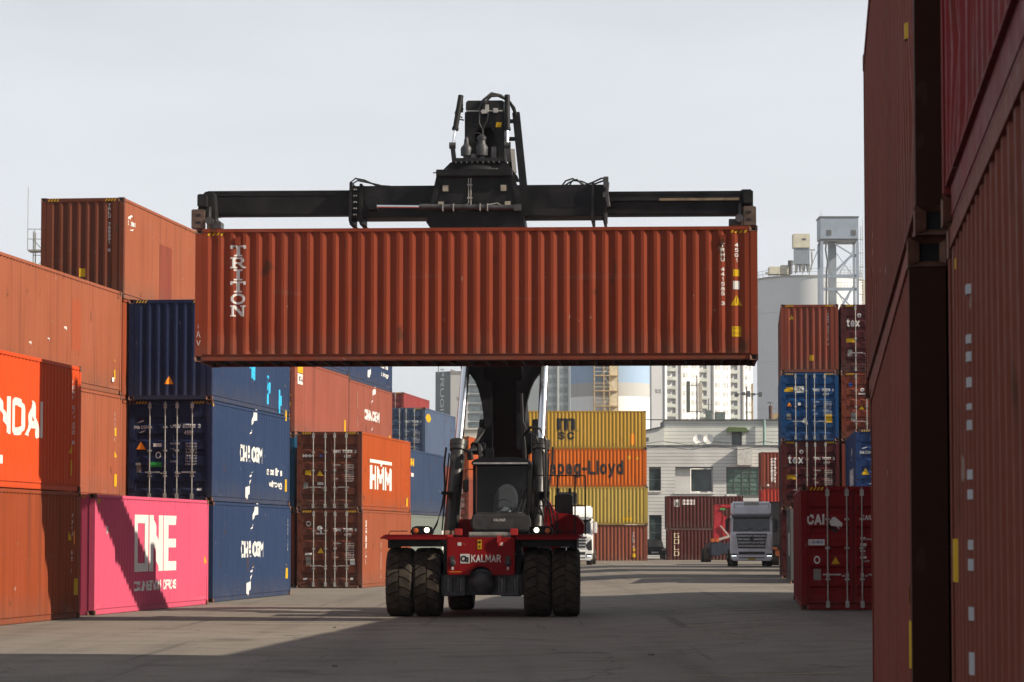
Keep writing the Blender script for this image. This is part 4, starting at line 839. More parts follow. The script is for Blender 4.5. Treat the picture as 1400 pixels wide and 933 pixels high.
MB().bar((hx-.40, HY-.21, 11.19), (hx+.40, HY-.21, 11.19), .03).lathe([(0, .05), (.12, .05)], (hx-.02, HY-.2, 11.16), (0, -1, 0), 10).box(hx+.02, hx+.10, HY-.3, HY-.2, 11.12, 11.32).box(hx+.2, hx+.3, HY-.28, HY-.2, 11.14, 11.24).build('hose_manifold', GALV, hd_)
for s in (-1, 1):
    xa = hx+s*.50
    b0 = Vector((xa-.03*(s < 0), HY-.1, 11.55)); t0 = Vector((xa+(-.20 if s < 0 else .02), HY-.35, 10.40))
    dd = (t0-b0).normalized()
    c2_ = rs('damping_cylinder', MB().cyl(b0, b0+dd*.78, .062, n=12).cyl(b0+dd*.76, b0+dd*.82, .075, n=12).box(b0.x-.035, b0.x+.035, HY-.1, HY+.1, 11.2, 11.52), BLACK2, smooth=35, loc=ZL)
    MB().cyl(b0+dd*.8, t0+dd*.0, .032, n=10).build('piston_rod', CHROME, c2_, smooth=35)
    MB().cyl(t0+Vector((-.07, 0, 0)), t0+Vector((.07, 0, 0)), .075, n=12).bar(t0, t0+Vector((.04, .05, -.36)), .10).build('rod_eye', DARKGREY, c2_)
gb_ = rs('hose_guide', MB().bar((hx+.66, HY+.6, 11.26), (hx+.84, HY+.4, 9.55), .17, .12), BLACK, bevel=.01, loc=ZL)
MB().box(hx+.42, hx+.68, HY+.5, HY+.62, 11.02, 11.10).box(hx+.42, hx+.70, HY+.5, HY+.62, 10.62, 10.70).build('bracket', BLACK, gb_)
MB().bar((hx+.55, HY+.5, 10.4), (hx+.60, HY+.4, 9.85), .10, .2).build('bracket', DARKGREY, gb_)
for k, pts in enumerate(([(hx-.05, HY-.25, 11.1), (hx+.02, HY-.28, 11.35), (hx+.14, HY-.2, 11.52), (hx+.30, HY, 11.56), (hx+.48, HY+.2, 11.50), (hx+.62, HY+.5, 11.36), (hx+.68, HY+.58, 11.15)],
             [(hx-.12, HY-.25, 11.2), (hx-.02, HY-.28, 11.42), (hx+.16, HY-.2, 11.58), (hx+.34, HY+.05, 11.57), (hx+.55, HY+.3, 11.44), (hx+.66, HY+.55, 11.2), (hx+.68, HY+.58, 11.0)],
             [(hx+.10, HY-.3, 11.15), (hx+.06, HY-.34, 10.95), (hx-.02, HY-.38, 10.78), (hx-.01, HY-.36, 10.5)], [(hx-.10, HY-.3, 11.15), (hx-.11, HY-.34, 10.9), (hx-.03, HY-.38, 10.75), (hx-.02, HY-.36, 10.48)],
             [(hx-.48, HY-.1, 11.35), (hx-.62, HY-.1, 11.30), (hx-.66, HY-.1, 11.16), (hx-.58, HY-.12, 11.02), (hx-.46, HY-.1, 11.0)], [(hx-.47, HY-.1, 11.25), (hx-.58, HY-.1, 11.22), (hx-.61, HY-.1, 11.12), (hx-.5, HY-.1, 11.05)],
             [(hx-.36, HY-.5, 10.48), (hx-.28, HY-.5, 10.62), (hx-.12, HY-.5, 10.66), (hx, HY-.5, 10.60)], [(hx-.34, HY-.48, 10.40), (hx-.22, HY-.52, 10.46), (hx-.08, HY-.5, 10.42)], [(hx+.5, HY-.12, 11.5), (hx+.56, HY-.2, 11.0), (hx+.50, HY-.2, 10.7), (hx+.53, HY-.2, 10.35)])):
    rs('hydraulic_hose', MB().tube(pts, .034 if k < 2 else .017), HOSE, smooth=60, loc=ZL)
# spreader
spd = rs('spreader', MB().box(-2.72, 2.80, HY-.48, HY+.48, 8.80, 9.50), BLACK2, bevel=.02); spd.location = (.09, 0, .11); spd.scale = (1.012, 1, 1)
def sp_(name, mb, mat, **k): return mb.build(name, mat, spd, **k)
sp_('telescopic_arm', MB().box(-5.90, -2.5, HY-.36, HY-.02, 8.86, 9.42).box(-5.90, -2.5, HY-.372, HY-.36, 9.30, 9.36).box(-5.90, -2.5, HY-.372, HY-.36, 8.90, 8.95), BLACK2, bevel=.012)
sp_('telescopic_arm', MB().box(2.5, 6.05, HY+.02, HY+.36, 8.86, 9.40).box(2.6, 6.02, HY-.05, HY+.02, 9.18, 9.24).box(2.5, 6.05, HY+.008, HY+.02, 8.90, 8.95).box(2.5, 6.05, HY+.008, HY+.02, 9.32, 9.37), BLACK2, bevel=.012)
sp_('guide_strip', MB().box(4.0, 5.75, HY-.062, HY-.05, 9.18, 9.235), plain("tan_rust", (.16, .12, .075), .7, var=.4))
for x in (-2.72, -2.50, 2.56, 2.82):
    pl = [(x-.03, 9.58 if abs(x) > 2.7 else 9.54), (x+.03, 9.58 if abs(x) > 2.7 else 9.54), (x+.03, 8.66), (x+.10 if x < 0 else x+.0, 8.62), (x-.02, 8.62), (x-.05, 8.74)]
    sp_('flange', MB().prism(pl, 'y', HY-.58, HY+.55), BLACK2, bevel=.008)
m = MB()
for i in range(5):
    for sx in (-2.645, -2.60): m.cyl((sx, HY-.60, 8.85+i*.14), (sx, HY-.56, 8.85+i*.14), .018, n=6)
sp_('bolt', m, GALV)
m = MB().tube([(2.80, HY-.5, 9.64), (2.88, HY-.55, 9.52), (2.86, HY-.58, 9.3), (2.90, HY-.58, 9.0)], .045).box(2.78, 2.90, HY-.62, HY-.45, 9.20, 9.32).box(2.80, 2.90, HY-.6, HY-.4, 9.42, 9.66).box(2.82, 2.88, HY-.62, HY-.4, 8.64, 8.85)
sp_('hydraulic_valve', m, DARKGREY, smooth=40)
# end heads with twistlock boxes
TWB = plain("worn_brown_steel", (.095, .062, .045), .6, .1, var=.5, scale=4)
for s in (-1, 1):
    sp_('end_beam', MB().box(*sorted((s*5.80, s*6.0)), HY-1.19, HY+1.19, 8.98, 9.26).prism([(s*5.68, 9.34), (s*5.88, 9.34), (s*6.02, 8.98), (s*6.02, 8.86), (s*5.62, 8.55)] if s < 0 else [(5.70, 8.92), (6.0, 8.92), (6.0, 9.32), (5.76, 9.32)], 'y', HY-.95, HY-.45), BLACK2, bevel=.02)
    for sy in (-1, 1):
        yb = HY+sy*1.10
        tb = sp_('twistlock_box', MB().box(*sorted((s*5.82-.02, s*6.10-.02)), yb-.12, yb+.12, 8.49, 8.92), TWB, bevel=.018)
    x = s*5.945-.02
    sp_('twistlock_slot', MB().box(x-.05, x+.05, HY-1.226, HY-1.19, 8.76, 8.82).box(x-.05, x+.05, HY-1.226, HY-1.19, 8.60, 8.655), INSIDE)
    sp_('guide_roller', MB().lathe([(0, .09), (.10, .09)], (s*5.72, HY-1.15, 8.66), (0, -1, 0), 14).box(*sorted((s*5.50, s*5.75)), HY-1.05, HY-.6, 8.52, 8.66).bar((s*5.72, HY-1.2, 8.66), (s*5.74, HY-1.0, 8.98), .05), DARKGREY, smooth=35)
# centre frame
tp = [(-.95, 8.76), (1.07, 8.76), (.78, 9.66), (-.75, 9.66)]
cf = sp_('centre_frame', MB().prism(tp, 'y', HY-.78, HY+.78), BLACK2, bevel=.015)
sp_('frame_ledge', MB().prism([(HY-.80, 9.62), (HY-.92, 9.66), (HY-.92, 9.80), (HY+.8, 9.86), (HY+.8, 9.62)], 'x', -.83, .82), BLACK2, bevel=.012)
sp_('frame_edge', MB().bar((-.97, HY-.80, 8.76), (-.77, HY-.80, 9.66), .05, .12), BLACK2); sp_('frame_edge', MB().bar((1.09, HY-.80, 8.76), (.80, HY-.80, 9.66), .05, .12), BLACK2)
sp_('frame_base', MB().prism([(-.97, 8.53), (1.10, 8.53), (1.06, 8.80), (-.95, 8.80), (-1.06, 8.66)], 'y', HY-.78, HY+.7), BLACK, bevel=.01)
for x, z in ((-.63, 9.40), (.63, 9.40), (-.73, 9.04), (.72, 9.04)):
    sp_('wear_pad', MB().box(x-.085, x+.085, HY-.81, HY-.78, z-.10, z+.09), BLACK); sp_('wear_pad', MB().box(x-.06, x+.06, HY-.83, HY-.81, z-.07, z+.06), plain("pale_pad", (.30, .26, .20), .6))
for z in (9.47, 9.18): sp_('pipe_clamp', MB().box(-.16, -.05, HY-.82, HY-.78, z-.015, z+.015), GALV)
sp_('hydraulic_pipe', MB().tube([(-.13, HY-.80, 9.78), (-.13, HY-.80, 9.08), (-.18, HY-.82, 9.03), (-.60, HY-.84, 9.0), (-1.02, HY-.84, 9.04), (-1.06, HY-.84, 8.98)], .012).tube([(-.08, HY-.80, 9.78), (-.08, HY-.80, 9.02), (.15, HY-.82, 9.0), (.5, HY-.84, 9.06), (.6, HY-.84, 9.0)], .012), GALV, smooth=60)
pc = sp_('positioning_cylinder', MB().cyl((-1.20, HY-.88, 8.985), (.98, HY-.88, 8.95), .062, n=16).box(.86, 1.02, HY-.94, HY-.78, 8.88, 9.02), DARKGREY, smooth=35)
sp_('cylinder_rod', MB().cyl((-2.18, HY-.88, 9.0), (-1.18, HY-.88, 8.985), .034, n=12), CHROME, smooth=35)
sp_('cylinder_lug', MB().box(-2.30, -2.12, HY-.95, HY-.50, 8.93, 9.06), BLACK)
for x in (-.68, -.45, .13, .29): sp_('cylinder_clamp', MB().box(x-.012, x+.012, HY-.96, HY-.78, 8.88, 9.04), GALV)
for x in (-2.25, -1.68): sp_('access_cover', MB().lathe([(0, .16), (.012, .155)], (x, HY-.482, 9.16), (0, -1, 0), 20), BLACK)
sp_('access_cover', MB().box(1.6, 2.45, HY-.488, HY-.48, 9.0, 9.35), BLACK)
rs('turntable', MB().lathe([(0, .80), (.06, .80), (.07, .70), (.16, .66), (.17, .60), (.22, .58)], (.13, HY, 9.86), (0, 0, 1), 32).prism([(-.42, 10.12), (.76, 10.12), (.72, 10.2), (-.38, 10.2)], 'y', HY-.62, HY+.6).prism([(-.78, 9.80), (1.02, 9.80), (.78, 10.12), (-.46, 10.12)], 'y', HY-.5, HY+.6), BLACK2, smooth=35)
for x, sc_ in ((-.20, .9), (.14, 1.0)):
    rs('rotation_motor', MB().lathe([(0, .07), (.06, .07), (.06, .13*sc_), (.24, .14*sc_), (.28, .12*sc_), (.34, .085*sc_), (.42*sc_, .085*sc_), (.42*sc_, .10*sc_), (.48*sc_, .10*sc_), (.52*sc_, .05)] if x > 0 else [(0, .07), (.06, .07), (.06, .125), (.22, .13), (.26, .11), (.32, .06), (.42, .05), (.44, .045), (.48, .02)], (x+.09, HY-.50, 10.2), (0, 0, 1), 18), plain("dark_motor_paint", (.035, .035, .038), .45, .1), smooth=30)
m = MB()
for i in range(9): m.cyl((-.34+i*.12, HY-.63, 10.08), (-.34+i*.12, HY-.60, 10.13), .02, n=6)
m.box(-.0, .12, HY-.6, HY-.45, 10.2, 10.29).box(.44, .54, HY-.5, HY-.3, 10.2, 10.46); o = rs('bolt_ring', m, DARKGREY); o['kind'] = 'stuff'
for k, pts in enumerate(([(-2.72, HY-.2, 9.45), (-2.76, HY-.2, 9.62), (-2.66, HY-.2, 9.70), (-2.46, HY-.2, 9.66), (-2.2, HY-.2, 9.54), (-1.9, HY-.2, 9.52)], [(-2.68, HY-.3, 9.45), (-2.70, HY-.3, 9.58), (-2.60, HY-.3, 9.64), (-2.4, HY-.3, 9.60), (-2.1, HY-.3, 9.53)],
    [(1.85, HY, 9.50), (1.95, HY, 9.64), (2.1, HY, 9.69), (2.25, HY, 9.62), (2.4, HY, 9.52)], [(2.0, HY+.1, 9.50), (2.1, HY+.1, 9.66), (2.3, HY+.1, 9.64), (2.5, HY+.1, 9.55), (2.8, HY-.2, 9.62)], [(1.9, HY-.1, 9.5), (2.05, HY-.1, 9.6), (2.2, HY-.1, 9.66), (2.35, HY-.1, 9.5)],
    [(2.35, HY-.1, 9.52), (2.55, HY-.2, 9.58), (2.75, HY-.3, 9.66), (2.84, HY-.4, 9.62)], [(.6, HY-.4, 10.05), (.7, HY-.4, 9.95), (.78, HY-.4, 9.82), (.8, HY-.4, 9.7)])):
    sp_('hydraulic_hose', MB().tube(pts, .02), HOSE, smooth=60)
m = MB().tube([(-.9, HY-.85, 9.73), (-.70, HY-.85, 9.76), (-.6, HY-.8, 9.82)], .015); sp_('bracket', m, DARKGREY)
# ------------------------------------------------------------------ ground
def ground():
    m, n, l, b = newmat("worn_concrete_asphalt")
    tc = n.new("ShaderNodeTexCoord"); P = tc.outputs['Object']
    big = noise(n, l, P, .12, 6); mid = noise(n, l, P, .9, 6); fine = noise(n, l, P, 22, 4); grit = noise(n, l, P, 60, 2)
    c = mixc(n, l, rng(n, l, big, .35, .66, 0, 1), (.190, .166, .140), (.232, .206, .176))
    c = mixc(n, l, rng(n, l, mid, .48, .72, 0, .55), c, (.142, .126, .108))
    lane = noise(n, l, P, 1.0, 5, (.9, .035, 1))         # tyre tracks running along the yard
    c = mixc(n, l, rng(n, l, lane, .52, .70, 0, .5), c, (.106, .096, .085))
    trk = noise(n, l, P, 1.0, 4, (.05, .8, 1))
    c = mixc(n, l, rng(n, l, trk, .55, .72, 0, .28), c, (.22, .197, .162))
    stain = noise(n, l, P, .45, 3)
    c = mixc(n, l, rng(n, l, stain, .62, .72, 0, .6), c, (.07, .063, .057))
    spot = noise(n, l, P, 1.7, 3)
    c = mixc(n, l, rng(n, l, spot, .72, .76, 0, .6), c, (.05, .045, .042))
    skid = noise(n, l, P, 1.0, 3, (2.4, .05, 1))
    c = mixc(n, l, rng(n, l, skid, .64, .70, 0, .5), c, (.062, .056, .05))
    c = mixc(n, l, rng(n, l, fine, .35, .65, 0, 1), c, mixc(n, l, .5, c, (.07, .063, .055)), 'MIX')
    c = mixc(n, l, rng(n, l, grit, .62, .72, 0, .45), c, (.29, .26, .22))
    cr = n.new("ShaderNodeTexVoronoi"); cr.feature = 'DISTANCE_TO_EDGE'; cr.inputs['Scale'].default_value = .16
    wv = n.new("ShaderNodeVectorMath"); wv.operation = 'ADD'; nz = n.new("ShaderNodeTexNoise"); nz.inputs['Scale'].default_value = 1.2; nz.inputs['Detail'].default_value = 5
    l.new(P, nz.inputs['Vector']); l.new(P, wv.inputs[0]); l.new(nz.outputs['Color'], wv.inputs[1]); l.new(wv.outputs[0], cr.inputs['Vector'])
    c = mixc(n, l, rng(n, l, cr.outputs['Distance'], 0, .006, .7, 0), c, (.06, .056, .052))
    l.new(c, b.inputs['Base Color']); l.new(rng(n, l, mid, .3, .7, .72, .95), b.inputs['Roughness']); b.inputs['Specular IOR Level'].default_value = .08
    bp = n.new("ShaderNodeBump"); bp.inputs['Strength'].default_value = .5; bp.inputs['Distance'].default_value = .02
    ht = n.new("ShaderNodeMath"); ht.operation = 'ADD'; l.new(fine, ht.inputs[0]); l.new(mid, ht.inputs[1]); l.new(ht.outputs[0], bp.inputs['Height']); l.new(bp.outputs[0], b.inputs['Normal'])
    xs = [-4000, -1200, -400, -150, -80]+[-40+2*i for i in range(19)]+[-3+.5*i for i in range(26)]+[12, 16, 24, 40, 80, 150, 400, 1200, 4000]
    ys = [-400, -100, -30]+[-10+3*i for i in range(104)]+[330, 420, 700, 1500, 5500]
    vs = [(x, y, G(x, y)) for y in ys for x in xs]; nx = len(xs)
    fs = [(j*nx+i, j*nx+i+1, (j+1)*nx+i+1, (j+1)*nx+i) for j in range(len(ys)-1) for i in range(nx-1)]
    o = MB().add(vs, fs).build('ground', m, smooth=80); o['kind'] = 'structure'
ground()
def groundpatch(name, quads, mat):
    vs = []; fs = []
    for q in quads:
        for k in range(len(q)): pass
        o = len(vs); vs += [(x, y, G(x, y)+.006) for x, y in q]; fs.append(tuple(range(o, o+len(q))))
    o = MB().add(vs, fs).build(name, mat); o['kind'] = 'structure'; return o
PY = decal("worn_yellow_road_paint", (.42, .33, .10), .95); PW = decal("worn_white_road_paint", (.50, .48, .44), .75)
groundpatch('road_marking', [[(x, 61.2), (x+.5, 61.2), (x+.5, 61.32), (x, 61.32)] for x in (3.55, 4.25, 4.9)]+[[(x, 56), (x+.55, 56), (x+.55, 56.12), (x, 56.12)] for x in (3.05, 3.75, 4.5)]+[[(x, 38.9), (x+.6, 38.9), (x+.6, 39.0), (x, 39.0)] for x in (2.2, 3.0, 3.6)], PY)
groundpatch('road_marking', [[(7.6, 96), (11, 95.7), (11, 95.95), (7.6, 96.25)], [(7.8, 107), (12, 106.6), (12, 107), (7.8, 107.4)], [(-5.5, 64.3), (-.6, 64.3), (-.6, 64.4), (-5.5, 64.4)]], PW)
random.seed(12)
GRV = plain("gravel_stone", (.16, .145, .125), .9, var=.5)
for k in range(7):
    x, y = random.uniform(-10.5, 4), random.uniform(36, 75)
    if y > 60 and x < -8.6: x += 3
    r = random.uniform(.02, .045); m = MB(); vs = [(x+r*math.cos(q)*random.uniform(.6, 1.3), y+r*math.sin(q)*random.uniform(.6, 1.3), G(x, y)+h*r) for h, sc in ((0, 1), (.7, .7)) for q in [k2*1.2566 for k2 in range(5)]]
    m.add(vs, [(0,1,6,5),(1,2,7,6),(2,3,8,7),(3,4,9,8),(4,0,5,9),(5,6,7,8,9)]); o = m.build('debris_stone', GRV); tag(o, 'small loose stone lying on the open yard surface', 'stone', 'loose stones scattered on the yard')

# ------------------------------------------------------------------ trucks
def truck(name, label, X, Y, rz, body, style=0, z=.16):
    t = thing(name, label, 'truck', (X, Y, G(X, Y)), rz); B = lambda nm, m, mt, p=None, **k: m.build(nm, mt, p or t, **k)
    DK = plain("truck_black_plastic", (.022, .022, .024), .5); wd = 1.245
    prof = [(0.02, .75), (-.06, 1.0), (-.08, 1.55), (0, 1.95), (.10, 2.05), (.28, 2.98), (.36, 3.10), (2.2, 3.12), (2.2, .75)]
    cab_ = B('cab', MB().prism(prof, 'x', -wd, wd), body, bevel=.06)
    fair = [(.34, 3.08), (.42, 3.35), (.75, 3.78), (1.1, 3.90), (2.2, 3.92), (2.2, 3.08)]
    B('roof_fairing', MB().prism(fair, 'x', -wd+.05, wd-.05), body, bevel=.10)
    vis = MB().prism([(.20, 2.98), (.06, 2.92), (.04, 3.06), (.24, 3.12)], 'x', -wd+.06, wd-.06); B('sun_visor', vis, DK if style else plain("visor_grey", (.10, .105, .115), .4), bevel=.02)
    def slope(zv): return .10+(zv-2.05)*.18/.93
    ws = MB().add([(-1.12, slope(2.10)-.012, 2.10), (1.12, slope(2.10)-.012, 2.10), (1.08, slope(2.95)-.012, 2.95), (-1.08, slope(2.95)-.012, 2.95)], [(0,1,2,3)])
    B('windscreen', ws, glass("truck_windscreen", (.02, .024, .026), .05))
    wp = MB()
    for x0, x1 in ((-.7, .05), (.1, .85)): wp.bar((x0, slope(2.08)-.03, 2.10), (x1, slope(2.2)-.03, 2.28), .02)
    B('wiper', wp, DK)
    # grille
    g = B('grille', MB().prism([(-.92, 1.98), (-.80, 1.10), (.80, 1.10), (.92, 1.98)], 'y', -.105, -.075), DK if not style else body)
    SL = plain("grille_bar", (.34, .35, .37), .3, .7) if not style else DK
    for i in range(4):
        zz = 1.18+i*.20; hw = .80+.12*(zz-1.1)/.88
        MB().box(-hw+.02, hw-.02, -.14, -.10, zz, zz+.115).build('grille_bar', SL, g, bevel=.015)
    MB().lathe([(0, .001), (.0, .12), (.02, .12), (.021, .10)], (0, -.14, 1.70), (0, -1, 0), 18).box(-.03, .03, -.168, -.155, 1.63, 1.77).build('badge', plain("badge_dark", (.03, .03, .035), .3, .5), g)
    bm_ = B('bumper', MB().prism([(-1.25, .98), (-1.22, .42), (-1.05, .34), (1.05, .34), (1.22, .42), (1.25, .98), (.9, 1.05), (-.9, 1.05)], 'y', -.16, .3), body, bevel=.05)
    MB().box(-.78, .78, -.17, -.155, .72, .90).build('bumper_intake', DK, bm_); MB().box(-.78, .78, -.175, -.16, .50, .56).build('bumper_intake', DK, bm_)
    MB().box(-.22, .22, -.18, -.165, .38, .50).build('number_plate', plain("plate_yellow", (.40, .28, .03), .5), bm_)
    for s in (-1, 1):
        a, b = sorted((s*.86, s*1.22)); MB().box(a, b, -.185, -.15, .60, .78).build('headlight_housing', DK, bm_, bevel=.02)
        a, b = sorted((s*.90, s*1.20)); MB().box(a, b, -.20, -.185, .62, .67).build('headlight', lamp_mat("daylight_strip", (.9, .95, 1), 1.1 if not style else .5), bm_)
        a, b = sorted((s*.95, s*1.18)); B('corner_panel', MB().box(a, b, -.10, -.07, 1.05, 1.9), body, bevel=.02)
        ma = B('mirror_arm', MB().bar((s*1.22, .25, 2.85), (s*1.46, .10, 2.85), .04).bar((s*1.22, .25, 2.1), (s*1.46, .10, 2.1), .04), DK)
        MB().box(*sorted((s*1.34, s*1.56)), .0, .14, 2.12, 2.86).build('mirror', body if style else DK, ma, bevel=.04)
        B('side_window', MB().box(*sorted((s*(wd-.01), s*(wd+.006))), .45, 1.5, 2.1, 2.9), glass("truck_windscreen", (.02, .024, .026)))
        B('door_step', MB().box(*sorted((s*1.0, s*1.24)), .1, 1.6, .35, .8), DK, bevel=.02)
        for y, tw in ((.95, .34), (4.2, .62)):
            wl = B('wheel', MB().lathe([(-tw/2, .30), (-tw/2, .50), (-tw/2+.05, .53), (tw/2-.05, .53), (tw/2, .50), (tw/2, .30)], (s*1.05, y, .53), (s, 0, 0), 24, caps=False), RUBBER, smooth=35)
            MB().lathe([(0, .30), (.05, .30), (.10, .12), (.15, .12)], (s*(1.05+tw/2-.12), y, .53), (s, 0, 0), 18).build('rim', GALV, wl)
    B('frame', MB().box(-.45, .45, .3, 5.4, .65, .95).box(-1.2, 1.2, 2.3, 2.6, .7, 2.0), DK)
    if not style:
        B('roof_lamp_bar', MB().tube([(-1.0, .35, 3.55), (-1.05, .2, 3.75), (1.05, .2, 3.75), (1.0, .35, 3.55)], .035).box(-.45, .45, .15, .25, 3.66, 3.86), GALV, smooth=60)
    else:
        B('light_bar', MB().box(-1.05, 1.05, -.02, .06, 3.02, 3.08), WHITE); B('emblem', MB().box(-.35, .35, .24, .30, 3.2, 3.3), DK)
        for s in (-1, 1): B('headlamp_cluster', MB().prism([(s*.78, 1.35), (s*1.20, 1.75), (s*1.22, 1.0), (s*.98, .98)], 'y', -.115, -.07), DK, bevel=.01)
    return t
SILV = plain("silver_truck_paint", (.60, .60, .64), .35, .1, .5, var=.1, scale=1.5); WHT = plain("white_truck_paint", (.80, .80, .78), .35, var=.05, scale=2)
truck('semi_truck', 'silver grey truck with slatted grille and daytime lamps, waiting at the back right', 14.35, 180, R_(-3), SILV, 0)
truck('semi_truck', 'white truck half hidden behind the reach stacker', 4.0, 196, R_(-3), WHT, 1)
# dark box trailer beside the silver truck
bt = thing('box_trailer', 'black box trailer parked in shade right of the silver truck', 'trailer', (17.45, 189, G(17, 189)), R_(-3))
MB().box(-1.25, 1.25, 0, 8, 1.15, 4.0).build('body', BLACK, bt, bevel=.03); MB().box(-1.2, 1.2, -.05, .02, .95, 1.2).box(-.5, .5, .2, 8, .8, 1.16).build('frame', BLACK, bt)
for s in (-1, 1):
    MB().box(*sorted((s*.02, s*1.2)), -.03, 0, 1.25, 3.9).build('door', plain("trailer_door", (.02, .02, .022), .5), bt, bevel=.01)
    for y in (1.2, 2.5): MB().lathe([(-.3, .3), (-.3, .5), (.3, .5), (.3, .3)], (s*.92, y, .5), (1, 0, 0), 20).build('wheel', RUBBER, bt, smooth=35)
    MB().box(*sorted((s*.75, s*1.1)), -.08, -.05, 1.0, 1.14).build('tail_light', plain("tail_orange", (.22, .06, .02), .4), bt)
MB().box(-.9, -.3, -.09, -.05, .6, .95).build('rear_plate', plain("tail_orange", (.22, .06, .02), .4), bt)
# red lift truck left of the silver truck
fk = thing('lift_truck', 'red lift truck with orange side lamps, partly hidden left of the silver truck', 'lift truck', (14.95, 214, G(15, 214)), R_(4))
MB().box(-.8, 1.1, 0, 3.2, .55, 1.35).box(-.85, -.1, -.25, .4, .45, 1.5).build('body', plain("dark_blue_machine", (.018, .024, .04), .5), fk, bevel=.06)
MB().prism([(-.62, 1.4), (-.05, 1.4), (.02, 3.9), (.02, 4.1), (-.52, 4.1), (-.6, 2.2)], 'y', .2, .55).box(-.45, .95, .2, .5, 3.85, 4.1).box(.7, .95, .2, .5, 1.4, 4.1).build('mast', plain('lift_red', (.32, .014, .022), .45), fk, bevel=.05)
MB().prism([(.05, 1.6), (.75, 1.5), (.8, 2.4), (.45, 3.2), (.1, 3.4), (-.05, 2.6)], 'y', .3, 1.1).build('boom', plain('lift_red', (.32, .014, .022), .45), fk, bevel=.08)
MB().bar((-.1, .1, 2.6), (.5, .1, 1.9), .10).bar((-.45, .0, 1.55), (.55, .0, 1.85), .16).build('hydraulic_arm', plain("pale_arm", (.35, .32, .28), .5), fk)
for x in (-.7, -.38): MB().box(x-.14, x+.14, -.32, -.24, 1.42, 1.68).build('orange_lamp', plain("orange_lamp", (.40, .10, .02), .4), fk, bevel=.03)
MB().box(-.1, .25, .1, .2, 3.72, 3.84).build('work_lamp', plain("green_lamp", (.05, .3, .08), .4), fk)
for s in (-1, 1):
    for y in (.5, 2.6): MB().lathe([(-.2, .2), (-.2, .5), (.2, .5), (.2, .2)], (s*.95, y, .5), (1, 0, 0), 20).build('wheel', RUBBER, fk, smooth=35)
# dark parked car
cr = thing('parked_car', 'dark grey car parked in the gap between the brown and maroon containers', 'car', (11.55, 243, G(11, 243)), R_(2))
CARP = plain("dark_car_paint", (.03, .032, .035), .3, .3, .5)
MB().prism([(-.9, .35), (.9, .35), (.92, .75), (.84, 1.0), (-.84, 1.0), (-.92, .75)], 'y', 0, 4.4).build('body', CARP, cr, bevel=.08)
MB().prism([(-.82, .98), (.82, .98), (.62, 1.62), (-.62, 1.62)], 'y', .9, 4.2).build('cabin', CARP, cr, bevel=.08)
MB().add([(-.74, .885, 1.03), (.74, .885, 1.03), (.58, .885, 1.55), (-.58, .885, 1.55)], [(0,1,2,3)]).build('windscreen', glass("car_glass", (.05, .055, .06)), cr)
for s in (-1, 1):
    MB().box(*sorted((s*.55, s*.85)), -.03, .05, .72, .86).build('headlight', plain("car_lamp", (.4, .4, .4), .2), cr, bevel=.01)
    for y in (.8, 3.5): MB().lathe([(-.1, .2), (-.1, .33), (.1, .33), (.1, .2)], (s*.82, y, .33), (1, 0, 0), 18).build('wheel', RUBBER, cr, smooth=35)
MB().box(-.28, .28, -.04, .0, .50, .62).build('number_plate', plain("car_plate", (.6, .6, .58), .5), cr)

# ------------------------------------------------------------------ office building
CLAD = plain("grey_cladding", (.56, .555, .54), .6, 0, .3, var=.12, scale=.5); CLAD2 = plain("pale_green_cladding", (.56, .57, .54), .6, 0, .3, var=.1, scale=.4)
BK = plain("dark_backing", (.12, .12, .12), .8); FRM = plain("window_frame", (.09, .095, .10), .5)
OG = glass("office_glass", (.035, .055, .055), .08); OG2 = glass("office_glass_green_reflection", (.10, .17, .14), .12)  # second glass has the green of its reflections put into the colour
def clad_wall(parent, x0, x1, z0, z1, y, openings, ch=.30, mat=CLAD, nm='cladding_course', gap=.028, th=.05):
    """horizontal cladding courses with open joints, broken round the openings"""
    z = z0; k = 0
    while z < z1-.02:
        zt = min(z+ch, z1); segs = [(x0, x1)]
        for a, b, c, d in openings:
            if d > z+.02 and c < zt-.02:
                ns = []
                for p, q in segs:
                    if b <= p or a >= q: ns.append((p, q)); continue
                    if a > p: ns.append((p, a))
                    if b < q: ns.append((b, q))
                segs = ns
        for p, q in segs:
            if q-p > .05: MB().box(p, q, y-th, y, z, zt-gap).build(nm, mat, parent)
        z = zt; k += 1
ob = thing('office_building', 'grey clad office building with dark windows behind the maroon containers', 'building', (0, 262, 0), 0)
x0, x1 = 10.9, 27.0
op = [(11.95, 13.0, 6.0, 7.95), (14.25, 17.55, 5.85, 7.95), (18.7, 22.2, 5.6, 7.95), (11.95, 13.05, 1.6, 3.9), (19, 21, 0, 3.2)]
clad_wall(ob, x0, x1, 0, 9.9, 0, op)
def wall_cells(parent, xs, zs, y0, y1, op, mat, nm='wall'):
    m = MB()
    for a, b in zip(xs, xs[1:]):
        for c, d in zip(zs, zs[1:]):
            mx, mz = (a+b)/2, (c+d)/2
            if not any(p < mx < q and r < mz < s for p, q, r, s in op): m.box(a, b, y0, y1, c, d)
    return m.build(nm, mat, parent)
wall_cells(ob, sorted({x0, x1, *[o[0] for o in op], *[o[1] for o in op]}), sorted({0, 9.9, *[o[2] for o in op], *[o[3] for o in op]}), .004, .25, op, BK)
